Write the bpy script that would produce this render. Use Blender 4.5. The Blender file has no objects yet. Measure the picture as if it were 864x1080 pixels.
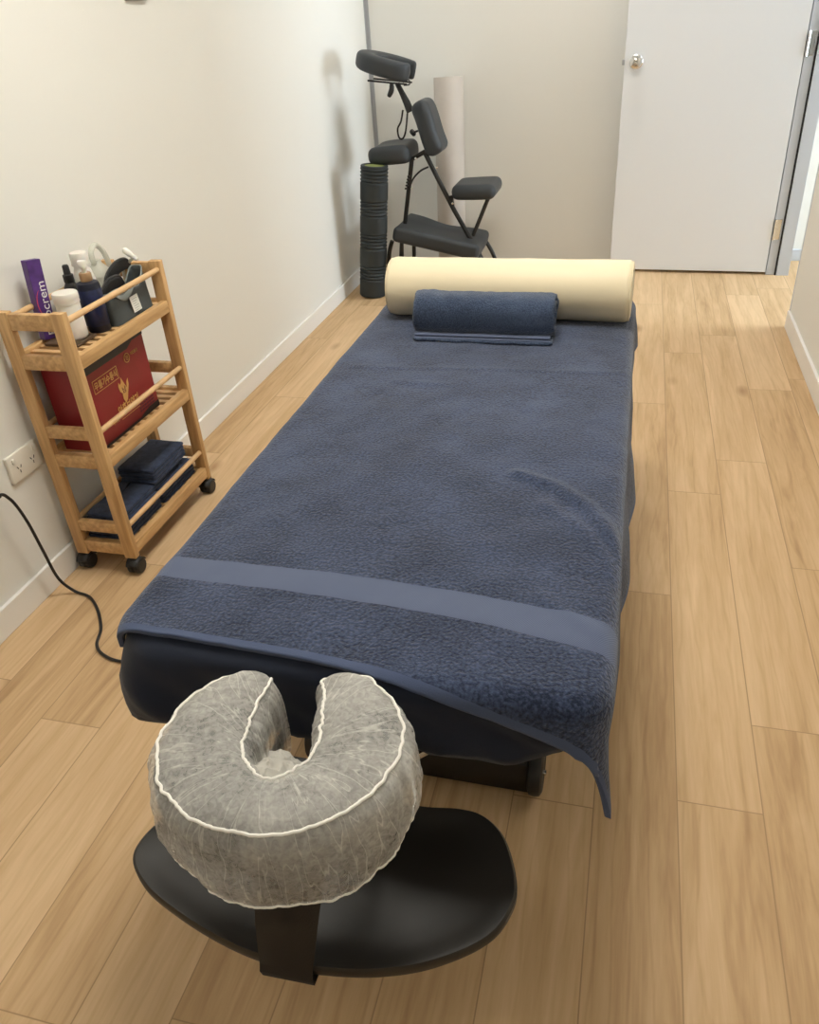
import bpy, bmesh, math, random
from mathutils import Vector, Matrix, noise
C = bpy.context.scene.collection
PI = math.pi
random.seed(4)
EYE = Vector((0, 0, 1.3))
RX = Vector((0.9665335, 0.24885501, -0.06232319))     # camera right
RD = Vector((0.08309799, -0.53353739, -0.84168437))   # camera down
RF = Vector((-0.24270912, 0.80833721, -0.53636111))   # camera forward
FPX = 834.8

def ray(px, py): return RX * (px - 432) + RD * (py - 540) + RF * FPX
def aty(px, py, y):
    d = ray(px, py); return EYE + d * (y / d.y)
def atx(px, py, x):
    d = ray(px, py); return EYE + d * (x / d.x)
def atz(px, py, z):
    d = ray(px, py); return EYE + d * ((z - 1.3) / d.z)

# ------------------------------------------------------------ materials
def mat(name, col, rough=0.6, metal=0.0, bump=0.0, bscale=50, var=0.0, vscale=8, spec=0.5, sheen=0.0, emit=None, estr=0, coat=0, trans=0, alpha=1, sss=0, bdist=0.002):
    m = bpy.data.materials.new(name); m.use_nodes = True
    nt = m.node_tree; b = nt.nodes['Principled BSDF']
    c = (*col, 1)
    b.inputs['Base Color'].default_value = c
    b.inputs['Roughness'].default_value = rough
    b.inputs['Metallic'].default_value = metal
    b.inputs['Specular IOR Level'].default_value = spec
    b.inputs['Sheen Weight'].default_value = sheen
    b.inputs['Coat Weight'].default_value = coat
    b.inputs['Transmission Weight'].default_value = trans
    b.inputs['Alpha'].default_value = alpha
    if sss: b.inputs['Subsurface Weight'].default_value = sss; b.inputs['Subsurface Scale'].default_value = 0.01
    if emit:
        b.inputs['Emission Color'].default_value = (*emit, 1); b.inputs['Emission Strength'].default_value = estr
    tc = nt.nodes.new('ShaderNodeTexCoord')
    if var:
        n = nt.nodes.new('ShaderNodeTexNoise'); n.inputs['Scale'].default_value = vscale; n.inputs['Detail'].default_value = 5
        r = nt.nodes.new('ShaderNodeValToRGB')
        r.color_ramp.elements[0].position = .3; r.color_ramp.elements[1].position = .7
        r.color_ramp.elements[0].color = (*[x * (1 - var) for x in col], 1)
        r.color_ramp.elements[1].color = (*[min(1, x * (1 + var)) for x in col], 1)
        nt.links.new(tc.outputs['Object'], n.inputs['Vector']); nt.links.new(n.outputs['Fac'], r.inputs['Fac'])
        nt.links.new(r.outputs['Color'], b.inputs['Base Color'])
    if bump:
        n = nt.nodes.new('ShaderNodeTexNoise'); n.inputs['Scale'].default_value = bscale; n.inputs['Detail'].default_value = 4
        bp = nt.nodes.new('ShaderNodeBump'); bp.inputs['Strength'].default_value = bump; bp.inputs['Distance'].default_value = bdist
        nt.links.new(tc.outputs['Object'], n.inputs['Vector']); nt.links.new(n.outputs['Fac'], bp.inputs['Height'])
        nt.links.new(bp.outputs['Normal'], b.inputs['Normal'])
    return m

class NT:
    def __init__(s, m): s.t = m.node_tree
    def n(s, typ, **kw):
        x = s.t.nodes.new(typ)
        for k, v in kw.items(): setattr(x, k, v)
        return x
    def link(s, a, b): s.t.links.new(a, b)
    def math(s, op, a, b=None, c=None):
        x = s.n('ShaderNodeMath', operation=op)
        for i, v in enumerate((a, b, c)):
            if v is None: continue
            if isinstance(v, (int, float)): x.inputs[i].default_value = v
            else: s.link(v, x.inputs[i])
        return x.outputs[0]

def floor_material():
    m = bpy.data.materials.new('oak_plank_floor'); m.use_nodes = True
    T = NT(m); b = m.node_tree.nodes['Principled BSDF']
    tc = T.n('ShaderNodeTexCoord'); sp = T.n('ShaderNodeSeparateXYZ'); T.link(tc.outputs['Object'], sp.inputs[0])
    X, Y = sp.outputs['X'], sp.outputs['Y']
    cx = T.math('DIVIDE', T.math('SUBTRACT', X, 0.172), 0.1525)
    col = T.math('FLOOR', cx); fx = T.math('FRACT', cx)
    off = T.math('MULTIPLY', T.math('FRACT', T.math('MULTIPLY', T.math('SINE', T.math('MULTIPLY', col, 12.9)), 43.7)), 1.15)
    for cc, vv in ((-1, .63), (0, 0), (1, .22), (2, .80)):
        same = T.math('COMPARE', col, float(cc), .3)
        off = T.math('ADD', T.math('MULTIPLY', off, T.math('SUBTRACT', 1, same)), T.math('MULTIPLY', same, vv))
    cy = T.math('DIVIDE', T.math('SUBTRACT', T.math('SUBTRACT', Y, 1.05), off), 1.15)
    row = T.math('FLOOR', cy); fy = T.math('FRACT', cy)
    ex = T.math('MULTIPLY', T.math('MINIMUM', fx, T.math('SUBTRACT', 1, fx)), 0.1525)
    ey = T.math('MULTIPLY', T.math('MINIMUM', fy, T.math('SUBTRACT', 1, fy)), 1.15)
    e = T.math('MINIMUM', ex, ey)
    seam = T.n('ShaderNodeMapRange'); seam.inputs['From Min'].default_value = 0.0004; seam.inputs['From Max'].default_value = 0.0016
    T.link(e, seam.inputs['Value'])
    cv = T.n('ShaderNodeCombineXYZ'); T.link(col, cv.inputs[0]); T.link(row, cv.inputs[1])
    wn = T.n('ShaderNodeTexWhiteNoise', noise_dimensions='3D'); T.link(cv.outputs[0], wn.inputs['Vector'])
    # grain coordinates, offset plank by plank
    gv = T.n('ShaderNodeCombineXYZ')
    T.link(T.math('ADD', T.math('MULTIPLY', X, 1.0), T.math('MULTIPLY', wn.outputs['Value'], 37)), gv.inputs[0])
    T.link(T.math('MULTIPLY', Y, 0.075), gv.inputs[1]); T.link(T.math('MULTIPLY', wn.outputs['Value'], 9), gv.inputs[2])
    def nz(sc, det, dist, rough=.6):
        n = T.n('ShaderNodeTexNoise'); n.inputs['Scale'].default_value = sc; n.inputs['Detail'].default_value = det
        n.inputs['Distortion'].default_value = dist; n.inputs['Roughness'].default_value = rough
        T.link(gv.outputs[0], n.inputs['Vector']); return n.outputs['Fac']
    fine = nz(120, 6, .3); big = nz(16, 4, 1.2); streak = nz(45, 3, .6)
    kv = T.n('ShaderNodeCombineXYZ'); T.link(T.math('ADD', X, T.math('MULTIPLY', wn.outputs['Value'], 5)), kv.inputs[0]); T.link(T.math('MULTIPLY', Y, .45), kv.inputs[1])
    kn = T.n('ShaderNodeTexVoronoi'); kn.inputs['Scale'].default_value = 5.5; T.link(kv.outputs[0], kn.inputs['Vector'])
    kr = T.n('ShaderNodeMapRange'); kr.inputs['From Min'].default_value = 0.03; kr.inputs['From Max'].default_value = 0.16; T.link(kn.outputs['Distance'], kr.inputs['Value'])
    v = T.math('ADD', T.math('MULTIPLY', fine, .22), T.math('ADD', T.math('MULTIPLY', big, .74), T.math('MULTIPLY', streak, .24)))
    v = T.math('ADD', v, T.math('MULTIPLY', T.math('SUBTRACT', wn.outputs['Value'], .5), .22))
    wv = T.n('ShaderNodeTexWave', bands_direction='X'); wv.inputs['Scale'].default_value = 9; wv.inputs['Distortion'].default_value = 9; wv.inputs['Detail'].default_value = 3; wv.inputs['Detail Scale'].default_value = .9
    wc = T.n('ShaderNodeCombineXYZ'); T.link(T.math('ADD', X, T.math('MULTIPLY', wn.outputs['Value'], 11)), wc.inputs[0]); T.link(T.math('MULTIPLY', Y, .22), wc.inputs[1]); T.link(wn.outputs['Value'], wc.inputs[2])
    T.link(wc.outputs[0], wv.inputs['Vector'])
    wline = T.n('ShaderNodeMapRange'); wline.inputs['From Min'].default_value = 0; wline.inputs['From Max'].default_value = .12; wline.inputs['To Min'].default_value = -.085; wline.inputs['To Max'].default_value = 0; T.link(wv.outputs['Fac'], wline.inputs['Value'])
    v = T.math('ADD', v, T.math('MULTIPLY', wline.outputs[0], T.math('MULTIPLY', big, 1.6)))
    ramp = T.n('ShaderNodeValToRGB'); T.link(v, ramp.inputs['Fac'])
    cr = ramp.color_ramp
    cr.elements[0].position = .30; cr.elements[0].color = (.40, .250, .128, 1)
    cr.elements[1].position = .78; cr.elements[1].color = (.70, .500, .300, 1)
    x = cr.elements.new(.52); x.color = (.57, .385, .210, 1)
    mk = T.n('ShaderNodeMix', data_type='RGBA'); T.link(kr.outputs[0], mk.inputs['Factor'])
    dk = T.n('ShaderNodeMix', data_type='RGBA', blend_type='MULTIPLY'); dk.inputs['Factor'].default_value = .62; dk.inputs['B'].default_value = (.45, .32, .24, 1)
    T.link(ramp.outputs[0], dk.inputs['A']); T.link(dk.outputs['Result'], mk.inputs['A']); T.link(ramp.outputs[0], mk.inputs['B'])
    ms = T.n('ShaderNodeMix', data_type='RGBA'); T.link(seam.outputs[0], ms.inputs['Factor']); ms.inputs['A'].default_value = (.36, .235, .125, 1); T.link(mk.outputs['Result'], ms.inputs['B'])
    T.link(ms.outputs['Result'], b.inputs['Base Color'])
    b.inputs['Roughness'].default_value = .5; b.inputs['Specular IOR Level'].default_value = .16
    bp = T.n('ShaderNodeBump'); bp.inputs['Strength'].default_value = .25; bp.inputs['Distance'].default_value = .0006
    T.link(T.math('ADD', T.math('MULTIPLY', fine, .4), seam.outputs[0]), bp.inputs['Height']); T.link(bp.outputs[0], b.inputs['Normal'])
    return m

def terry_material(name, lo, hi, scale=210, bump=1.0):
    m = bpy.data.materials.new(name); m.use_nodes = True
    T = NT(m); b = m.node_tree.nodes['Principled BSDF']
    tc = T.n('ShaderNodeTexCoord')
    n1 = T.n('ShaderNodeTexNoise'); n1.inputs['Scale'].default_value = scale; n1.inputs['Detail'].default_value = 3; T.link(tc.outputs['Object'], n1.inputs['Vector'])
    n2 = T.n('ShaderNodeTexNoise'); n2.inputs['Scale'].default_value = 9; n2.inputs['Detail'].default_value = 5; T.link(tc.outputs['Object'], n2.inputs['Vector'])
    f = T.math('ADD', T.math('MULTIPLY', n1.outputs['Fac'], .7), T.math('MULTIPLY', n2.outputs['Fac'], .4))
    r = T.n('ShaderNodeValToRGB'); r.color_ramp.elements[0].position = .42; r.color_ramp.elements[1].position = .70
    r.color_ramp.elements[0].color = (*lo, 1); r.color_ramp.elements[1].color = (*hi, 1)
    T.link(f, r.inputs['Fac']); T.link(r.outputs[0], b.inputs['Base Color'])
    bp = T.n('ShaderNodeBump'); bp.inputs['Strength'].default_value = bump; bp.inputs['Distance'].default_value = .003
    T.link(n1.outputs['Fac'], bp.inputs['Height']); T.link(bp.outputs[0], b.inputs['Normal'])
    b.inputs['Roughness'].default_value = .95; b.inputs['Sheen Weight'].default_value = .25; b.inputs['Specular IOR Level'].default_value = .1
    b.inputs['Sheen Roughness'].default_value = .6
    return m

def weave_material(name, lo, hi):
    m = bpy.data.materials.new(name); m.use_nodes = True
    T = NT(m); b = m.node_tree.nodes['Principled BSDF']
    tc = T.n('ShaderNodeTexCoord'); mp = T.n('ShaderNodeMapping'); mp.inputs['Rotation'].default_value = (0, 0, .6); T.link(tc.outputs['Object'], mp.inputs[0])
    w = T.n('ShaderNodeTexWave'); w.inputs['Scale'].default_value = 130; w.inputs['Distortion'].default_value = .6; T.link(mp.outputs[0], w.inputs['Vector'])
    r = T.n('ShaderNodeValToRGB'); r.color_ramp.elements[0].color = (*lo, 1); r.color_ramp.elements[1].color = (*hi, 1)
    T.link(w.outputs['Fac'], r.inputs['Fac']); T.link(r.outputs[0], b.inputs['Base Color'])
    bp = T.n('ShaderNodeBump'); bp.inputs['Strength'].default_value = .4; bp.inputs['Distance'].default_value = .001
    T.link(w.outputs['Fac'], bp.inputs['Height']); T.link(bp.outputs[0], b.inputs['Normal'])
    b.inputs['Roughness'].default_value = .85; b.inputs['Sheen Weight'].default_value = .15
    return m

def wood_material(name, lo, hi, axis=2, scale=14):
    m = bpy.data.materials.new(name); m.use_nodes = True
    T = NT(m); b = m.node_tree.nodes['Principled BSDF']
    tc = T.n('ShaderNodeTexCoord'); mp = T.n('ShaderNodeMapping')
    s = [6, 6, 6]; s[axis] = .5; mp.inputs['Scale'].default_value = s; T.link(tc.outputs['Object'], mp.inputs[0])
    n = T.n('ShaderNodeTexNoise'); n.inputs['Scale'].default_value = scale; n.inputs['Detail'].default_value = 5; T.link(mp.outputs[0], n.inputs['Vector'])
    r = T.n('ShaderNodeValToRGB'); r.color_ramp.elements[0].position = .35; r.color_ramp.elements[1].position = .68
    r.color_ramp.elements[0].color = (*lo, 1); r.color_ramp.elements[1].color = (*hi, 1)
    T.link(n.outputs['Fac'], r.inputs['Fac']); T.link(r.outputs[0], b.inputs['Base Color'])
    b.inputs['Roughness'].default_value = .45
    return m

def cover_material():
    m = bpy.data.materials.new('nonwoven_cover'); m.use_nodes = True
    T = NT(m); nt = m.node_tree; b = nt.nodes['Principled BSDF']
    tc = T.n('ShaderNodeTexCoord')
    n1 = T.n('ShaderNodeTexNoise'); n1.inputs['Scale'].default_value = 160; n1.inputs['Detail'].default_value = 6; n1.inputs['Distortion'].default_value = .8; T.link(tc.outputs['Object'], n1.inputs['Vector'])
    n2 = T.n('ShaderNodeTexNoise'); n2.inputs['Scale'].default_value = 14; n2.inputs['Detail'].default_value = 7; n2.inputs['Distortion'].default_value = .5; T.link(tc.outputs['Object'], n2.inputs['Vector'])
    # thin crease lines where the film doubles over itself
    sx = T.n('ShaderNodeSeparateXYZ'); T.link(tc.outputs['Object'], sx.inputs[0])
    th = T.math('ARCTAN2', T.math('ADD', sx.outputs['X'], .01), sx.outputs['Y'])
    rd = T.math('SQRT', T.math('ADD', T.math('MULTIPLY', sx.outputs['X'], sx.outputs['X']), T.math('MULTIPLY', sx.outputs['Y'], sx.outputs['Y'])))
    pv = T.n('ShaderNodeCombineXYZ'); T.link(T.math('MULTIPLY', th, 3.2), pv.inputs[0]); T.link(T.math('MULTIPLY', rd, 5), pv.inputs[1]); T.link(T.math('MULTIPLY', sx.outputs['Z'], 4), pv.inputs[2])
    n3 = T.n('ShaderNodeTexNoise'); n3.inputs['Scale'].default_value = 2.0; n3.inputs['Detail'].default_value = 2; n3.inputs['Distortion'].default_value = .15; T.link(pv.outputs[0], n3.inputs['Vector'])
    ln = T.math('ABSOLUTE', T.math('SUBTRACT', n3.outputs['Fac'], .5))
    cr = T.n('ShaderNodeMapRange'); cr.inputs['From Min'].default_value = 0; cr.inputs['From Max'].default_value = .016; cr.inputs['To Min'].default_value = 1; cr.inputs['To Max'].default_value = 0; T.link(ln, cr.inputs['Value'])
    fib = T.math('ADD', T.math('MULTIPLY', n1.outputs['Fac'], .55), T.math('MULTIPLY', n2.outputs['Fac'], .55))
    b.inputs['Base Color'].default_value = (.78, .76, .71, 1)
    b.inputs['Roughness'].default_value = .6; b.inputs['Sheen Weight'].default_value = .2; b.inputs['Specular IOR Level'].default_value = .3
    al = T.n('ShaderNodeMapRange'); al.inputs['From Min'].default_value = .38; al.inputs['From Max'].default_value = .75; al.inputs['To Min'].default_value = .24; al.inputs['To Max'].default_value = .62; T.link(fib, al.inputs['Value'])
    T.link(T.math('MINIMUM', T.math('ADD', al.outputs[0], T.math('MULTIPLY', cr.outputs[0], .24)), 1), b.inputs['Alpha'])
    bp = T.n('ShaderNodeBump'); bp.inputs['Strength'].default_value = .55; bp.inputs['Distance'].default_value = .005
    T.link(T.math('ADD', T.math('ADD', T.math('MULTIPLY', n2.outputs['Fac'], .6), T.math('MULTIPLY', n3.outputs['Fac'], 1.2)), T.math('MULTIPLY', cr.outputs[0], .22)), bp.inputs['Height']); T.link(bp.outputs[0], b.inputs['Normal'])
    return m

M = dict(
    floor=floor_material(),
    wall=mat('painted_wall', (.805, .80, .76), .7, bump=.08, bscale=120, spec=.25),
    ceil=mat('ceiling_white', (.86, .85, .83), .9),
    trim=mat('white_skirting', (.86, .85, .82), .4),
    greytrim=mat('aluminium_trim', (.42, .43, .45), .45, .5),
    door=mat('door_paint', (.79, .81, .84), .35, bump=.03, bscale=8),
    frame=mat('door_frame_metal', (.58, .62, .68), .45, .1),
    dark=mat('black_gap', (.01, .01, .012), .8),
    chrome=mat('polished_steel', (.75, .74, .72), .18, 1),
    terry=terry_material('slate_blue_terry', (.005, .012, .036), (.050, .072, .140)),
    terryroll=terry_material('slate_blue_terry_roll', (.015, .028, .062), (.060, .090, .158), 300),
    weave=weave_material('towel_flat_weave', (.062, .083, .150), (.096, .122, .205)),
    hem=mat('towel_hem', (.072, .095, .168), .9, bump=.3, bscale=500, sheen=.15, spec=.1),
    navy=mat('navy_sheet', (.009, .014, .030), .7, bump=.12, bscale=400, sheen=.12, spec=.25),
    navytowel=mat('navy_folded_towel', (.034, .048, .090), .92, bump=.6, bscale=350, var=.35, vscale=60, sheen=.2, spec=.1),
    cream=mat('cream_vinyl', (.74, .645, .455), .5, bump=.05, bscale=300, spec=.35),
    blackv=mat('black_vinyl', (.012, .012, .013), .42, bump=.15, bscale=500, spec=.45),
    chairv=mat('charcoal_vinyl', (.028, .033, .038), .5, bump=.12, bscale=500, spec=.45),
    blackm=mat('black_metal', (.018, .017, .016), .4, .3),
    blackp=mat('black_plastic', (.012, .012, .013), .45),
    shelfp=mat('black_shelf_pad', (.014, .012, .010), .46, bump=.05, bscale=600, spec=.5),
    strap=mat('dark_webbing', (.014, .010, .007), .85, bump=.3, bscale=500),
    pale=mat('pale_metal', (.55, .50, .43), .35, .6),
    foam=mat('grey_face_cushion', (.045, .048, .050), .8),
    cover=cover_material(),
    elastic=mat('white_elastic', (.86, .84, .78), .7),
    paper=mat('crumpled_liner', (.50, .48, .43), .8, bump=.5, bscale=40),
    bamboo=wood_material('bamboo', (.50, .29, .12), (.70, .45, .21), 2),
    bamboo_y=wood_material('bamboo_long', (.50, .29, .12), (.70, .45, .21), 1),
    dowel=mat('bamboo_dowel', (.68, .44, .22), .4, var=.1, vscale=30),
    red=mat('crimson_carton', (.235, .012, .016), .45, var=.08, vscale=10),
    blackc=mat('black_carton', (.015, .013, .015), .5),
    gold=mat('gold_print', (.62, .36, .12), .4, .2),
    maroon=mat('maroon_print', (.10, .006, .03), .5),
    purple=mat('purple_carton', (.085, .030, .19), .38, var=.35, vscale=35),
    white=mat('white_plastic', (.80, .77, .71), .4, sss=.1),
    whitep=mat('white_print', (.85, .85, .85), .5),
    pinkp=mat('pink_print', (.62, .08, .12), .5),
    clearp=mat('milky_plastic', (.74, .75, .66), .3, alpha=.55),
    blueb=mat('navy_bottle', (.006, .009, .024), .45),
    bluel=mat('blue_label', (.008, .016, .065), .35, var=.4, vscale=60),
    copper=mat('copper_collar', (.46, .30, .17), .35, .8),
    mesh=mat('grey_mesh_fabric', (.07, .085, .09), .5, bump=.4, bscale=500, alpha=.93),
    meshl=mat('pale_clear_vinyl', (.28, .31, .30), .25, spec=.6),
    brown=mat('brown_tin', (.12, .075, .045), .5),
    lime=mat('lime_foam', (.30, .34, .10), .7, bump=.3, bscale=200),
    roller=mat('black_eva', (.014, .019, .020), .6, bump=.2, bscale=300),
    kraft=mat('grey_paper_roll', (.56, .51, .46), .7, var=.05, vscale=6),
    plate=mat('switch_grey', (.42, .40, .35), .5),
    outlet=mat('outlet_white', (.80, .77, .69), .35),
)

# ------------------------------------------------------------ mesh helpers
def BM(): return bmesh.new()
def wl(o):
    p = Vector((0, 0, 0))
    while o is not None: p += o.location; o = o.parent
    return p
def obj(name, bm, m, parent=None, smooth=True, loc=None, label=None, mods=None):
    """geometry in bm is in world coordinates"""
    base = wl(parent) if parent is not None else (Vector(loc) if loc is not None else Vector((0, 0, 0)))
    bmesh.ops.translate(bm, verts=bm.verts, vec=-base)
    bmesh.ops.recalc_face_normals(bm, faces=bm.faces)
    me = bpy.data.meshes.new(name); bm.to_mesh(me); bm.free()
    for x in (m if isinstance(m, (list, tuple)) else [m]): me.materials.append(x)
    for p in me.polygons: p.use_smooth = smooth
    o = bpy.data.objects.new(name, me); C.objects.link(o)
    if parent is not None: o.parent = parent
    elif loc is not None: o.location = loc
    if smooth:
        try: me.set_sharp_from_angle(angle=math.radians(38))
        except Exception: pass
    if label: o['label'] = label
    for md in (mods or []):
        mm = o.modifiers.new(md[0], md[0])
        for k, v in md[1].items(): setattr(mm, k, v)
    return o
def thing(name, label, cat, loc, group=None):
    o = bpy.data.objects.new(name, None); C.objects.link(o); o.empty_display_size = .1
    o.location = loc; o['label'] = label; o['category'] = cat
    if group: o['group'] = group
    return o
def tag(o, label, cat, group=None):
    o['label'] = label; o['category'] = cat
    if group: o['group'] = group
    return o
def struct(name, bm, m, smooth=False, parent=None):
    o = obj(name, bm, m, parent, smooth)
    if parent is None: o['kind'] = 'structure'
    return o

def box(bm, x0, x1, y0, y1, z0, z1, bev=0.0, seg=2, mtx=None, mi=0):
    r = bmesh.ops.create_cube(bm, size=1)
    vs = r['verts']
    bmesh.ops.scale(bm, verts=vs, vec=(abs(x1 - x0), abs(y1 - y0), abs(z1 - z0)))
    bmesh.ops.translate(bm, verts=vs, vec=((x0 + x1) / 2, (y0 + y1) / 2, (z0 + z1) / 2))
    fs = set(f for v in vs for f in v.link_faces)
    if bev > 0:
        es = list(set(e for v in vs for e in v.link_edges))
        rr = bmesh.ops.bevel(bm, geom=es, offset=bev, segments=seg, profile=.5, affect='EDGES')
        vs = list(set(v for f in rr['faces'] for v in f.verts) | set(v for v in vs if v.is_valid))
        fs = set(f for v in vs for f in v.link_faces)
    if mtx is not None: bmesh.ops.transform(bm, matrix=mtx, verts=vs)
    for f in fs: f.material_index = mi
    return vs
def obox(bm, center, size, mtx3=None, bev=0.0, seg=3, mi=0):
    """oriented box: mtx3 rotation about its centre"""
    s = Vector(size) / 2
    mt = Matrix.Translation(Vector(center)) @ (mtx3.to_4x4() if mtx3 is not None else Matrix.Identity(4))
    return box(bm, -s.x, s.x, -s.y, s.y, -s.z, s.z, bev, seg, mt, mi)
def tube(bm, pts, r, n=12, cap=True, closed=False):
    pts = [Vector(p) for p in pts]; k = len(pts)
    rad = r if isinstance(r, (list, tuple)) else [r] * k
    rings = []; up = None
    for i, p in enumerate(pts):
        if closed: t = (pts[(i + 1) % k] - pts[i - 1]).normalized()
        else: t = (pts[min(i + 1, k - 1)] - pts[max(i - 1, 0)]).normalized()
        if up is None:
            up = Vector((0, 0, 1)) if abs(t.z) < .9 else Vector((1, 0, 0))
        a = (up - t * up.dot(t)).normalized(); b = t.cross(a); up = a
        rings.append([bm.verts.new(p + (a * math.cos(2 * PI * j / n) + b * math.sin(2 * PI * j / n)) * rad[i]) for j in range(n)])
    m = k if closed else k - 1
    for i in range(m):
        A, B = rings[i], rings[(i + 1) % k]
        for j in range(n): bm.faces.new((A[j], A[(j + 1) % n], B[(j + 1) % n], B[j]))
    if cap and not closed:
        bm.faces.new(rings[0][::-1]); bm.faces.new(rings[-1])
def spline(pts, n=8, closed=False):
    pts = [Vector(p) for p in pts]; k = len(pts); out = []
    g = (lambda i: pts[i % k]) if closed else (lambda i: pts[max(0, min(k - 1, i))])
    for i in range(k if closed else k - 1):
        p0, p1, p2, p3 = g(i - 1), g(i), g(i + 1), g(i + 2)
        for j in range(n):
            t = j / n
            out.append(.5 * ((2 * p1) + (p2 - p0) * t + (2 * p0 - 5 * p1 + 4 * p2 - p3) * t * t + (3 * p1 - p0 - 3 * p2 + p3) * t ** 3))
    if not closed: out.append(pts[-1])
    return out
def lathe(bm, prof, mtx=None, n=40, mi=0):
    """prof: list of (radius, height) about local z"""
    rings = []
    for r, z in prof:
        if r < 1e-6: rings.append([bm.verts.new((0, 0, z))])
        else: rings.append([bm.verts.new((r * math.cos(2 * PI * j / n), r * math.sin(2 * PI * j / n), z)) for j in range(n)])
    for A, B in zip(rings, rings[1:]):
        for j in range(n):
            if len(A) == 1 and len(B) == 1: continue
            if len(A) == 1: f = bm.faces.new((A[0], B[j], B[(j + 1) % n]))
            elif len(B) == 1: f = bm.faces.new((A[j], A[(j + 1) % n], B[0]))
            else: f = bm.faces.new((A[j], A[(j + 1) % n], B[(j + 1) % n], B[j]))
            f.material_index = mi
    if mtx is not None: bmesh.ops.transform(bm, matrix=mtx, verts=[v for r in rings for v in r])
def prism(bm, outline, d0, d1, mtx=None, bev=0):
    """outline in local xy, extruded in z from d0 to d1"""
    a = [bm.verts.new((x, y, d0)) for x, y in outline]; b = [bm.verts.new((x, y, d1)) for x, y in outline]
    n = len(a); bm.faces.new(a[::-1]); top = bm.faces.new(b)
    for i in range(n): bm.faces.new((a[i], a[(i + 1) % n], b[(i + 1) % n], b[i]))
    vs = a + b
    if bev:
        es = [e for e in set(e for v in vs for e in v.link_edges) if (e.verts[0] in a) == (e.verts[1] in a)]
        r = bmesh.ops.bevel(bm, geom=es, offset=bev, segments=3, profile=.5, affect='EDGES')
        vs = list(set(v for f in r['faces'] for v in f.verts) | set(v for v in vs if v.is_valid))
    if mtx is not None: bmesh.ops.transform(bm, matrix=mtx, verts=vs)
def frame3(o, xa, ya):
    """matrix with local x along xa, local y close to ya, at origin o"""
    x = Vector(xa).normalized(); y = Vector(ya); y = (y - x * y.dot(x)).normalized(); z = x.cross(y)
    m = Matrix((x, y, z)).transposed().to_4x4(); m.translation = Vector(o); return m
def text_into(bm, s, size, mtx, width=None, depth=.0004, bold=0):
    cu = bpy.data.curves.new('t', 'FONT'); cu.body = s; cu.size = size; cu.align_x = 'CENTER'; cu.align_y = 'CENTER'; cu.extrude = depth; cu.offset = bold
    o = bpy.data.objects.new('t', cu); C.objects.link(o)
    bpy.context.view_layer.update()
    dg = bpy.context.evaluated_depsgraph_get(); me = bpy.data.meshes.new_from_object(o.evaluated_get(dg))
    bpy.data.objects.remove(o); bpy.data.curves.remove(cu)
    if len(me.vertices):
        xs = [v.co.x for v in me.vertices]; ys = [v.co.y for v in me.vertices]
        sx = 1 if width is None else width / max(1e-5, max(xs) - min(xs))
        me.transform(mtx @ Matrix.Diagonal((sx, 1, 1, 1)) @ Matrix.Translation((-(max(xs) + min(xs)) / 2, -(max(ys) + min(ys)) / 2, 0)))
        bm.from_mesh(me)
    bpy.data.meshes.remove(me)
def fbm(x, y, z=0): return noise.fractal(Vector((x, y, z)), .9, 2.1, 4)
def sp(v, e): return math.copysign(abs(v) ** e, v)
def sstep(a, b, x):
    t = max(0, min(1, (x - a) / (b - a))); return t * t * (3 - 2 * t)

# ------------------------------------------------------------ room
XL, XR, YB, YF, ZC = -1.478, .70, 4.78, -1.6, 2.5
DY0, DY1, DH = 3.70, 4.50, 2.06
bm = BM(); box(bm, XL - .1, 3.4, YF - .1, YB + .1, -.1, 0); struct('floor', bm, M['floor'])
bm = BM(); box(bm, XL - .1, 3.4, YF - .1, YB + .1, ZC, ZC + .1); struct('ceiling', bm, M['ceil'])
bm = BM(); box(bm, XL - .1, XL, YF - .1, YB + .1, 0, ZC); struct('wall_left', bm, M['wall'])
bm = BM(); box(bm, XL, 3.4, YB, YB + .1, 0, ZC); struct('wall_back', bm, M['wall'])
bm = BM(); box(bm, XL, 3.4, YF - .1, YF, 0, ZC); struct('wall_front', bm, M['wall'])
bm = BM(); box(bm, XR, XR + .1, YF, DY0, 0, ZC); box(bm, XR, XR + .1, DY0, DY1, DH, ZC); box(bm, XR, XR + .1, DY1 + .03, YB, 0, ZC)
struct('wall_right', bm, M['wall'])
bm = BM(); box(bm, 3.3, 3.4, YF, YB, 0, ZC); struct('wall_corridor', bm, M['wall'])
def skirting(name, pts, inward, h=.078, t=.012):
    (xa, ya), (xb, yb) = pts
    bm = BM()
    if abs(xa - xb) < 1e-6:
        s = inward; box(bm, min(xa, xa + s * t), max(xa, xa + s * t), ya, yb, 0, h, .002)
    else:
        s = inward; box(bm, xa, xb, min(ya, ya + s * t), max(ya, ya + s * t), 0, h, .002)
    return struct(name, bm, M['trim'])
skirting('baseboard_left', ((XL, YF), (XL, YB - .002)), 1)
skirting('baseboard_right', ((XR, YF), (XR, DY0 - .005)), -1)
bm = BM(); box(bm, .82, 3.3, YB - .012, YB, 0, .06, .002); struct('baseboard_corridor', bm, M['frame'])
bm = BM(); box(bm, XL, XL + .022, YB - .006, YB, 0, ZC, .001); box(bm, XL, XL + .003, YB - .016, YB, 0, ZC)
struct('trim_1', bm, M['greytrim'])
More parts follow.
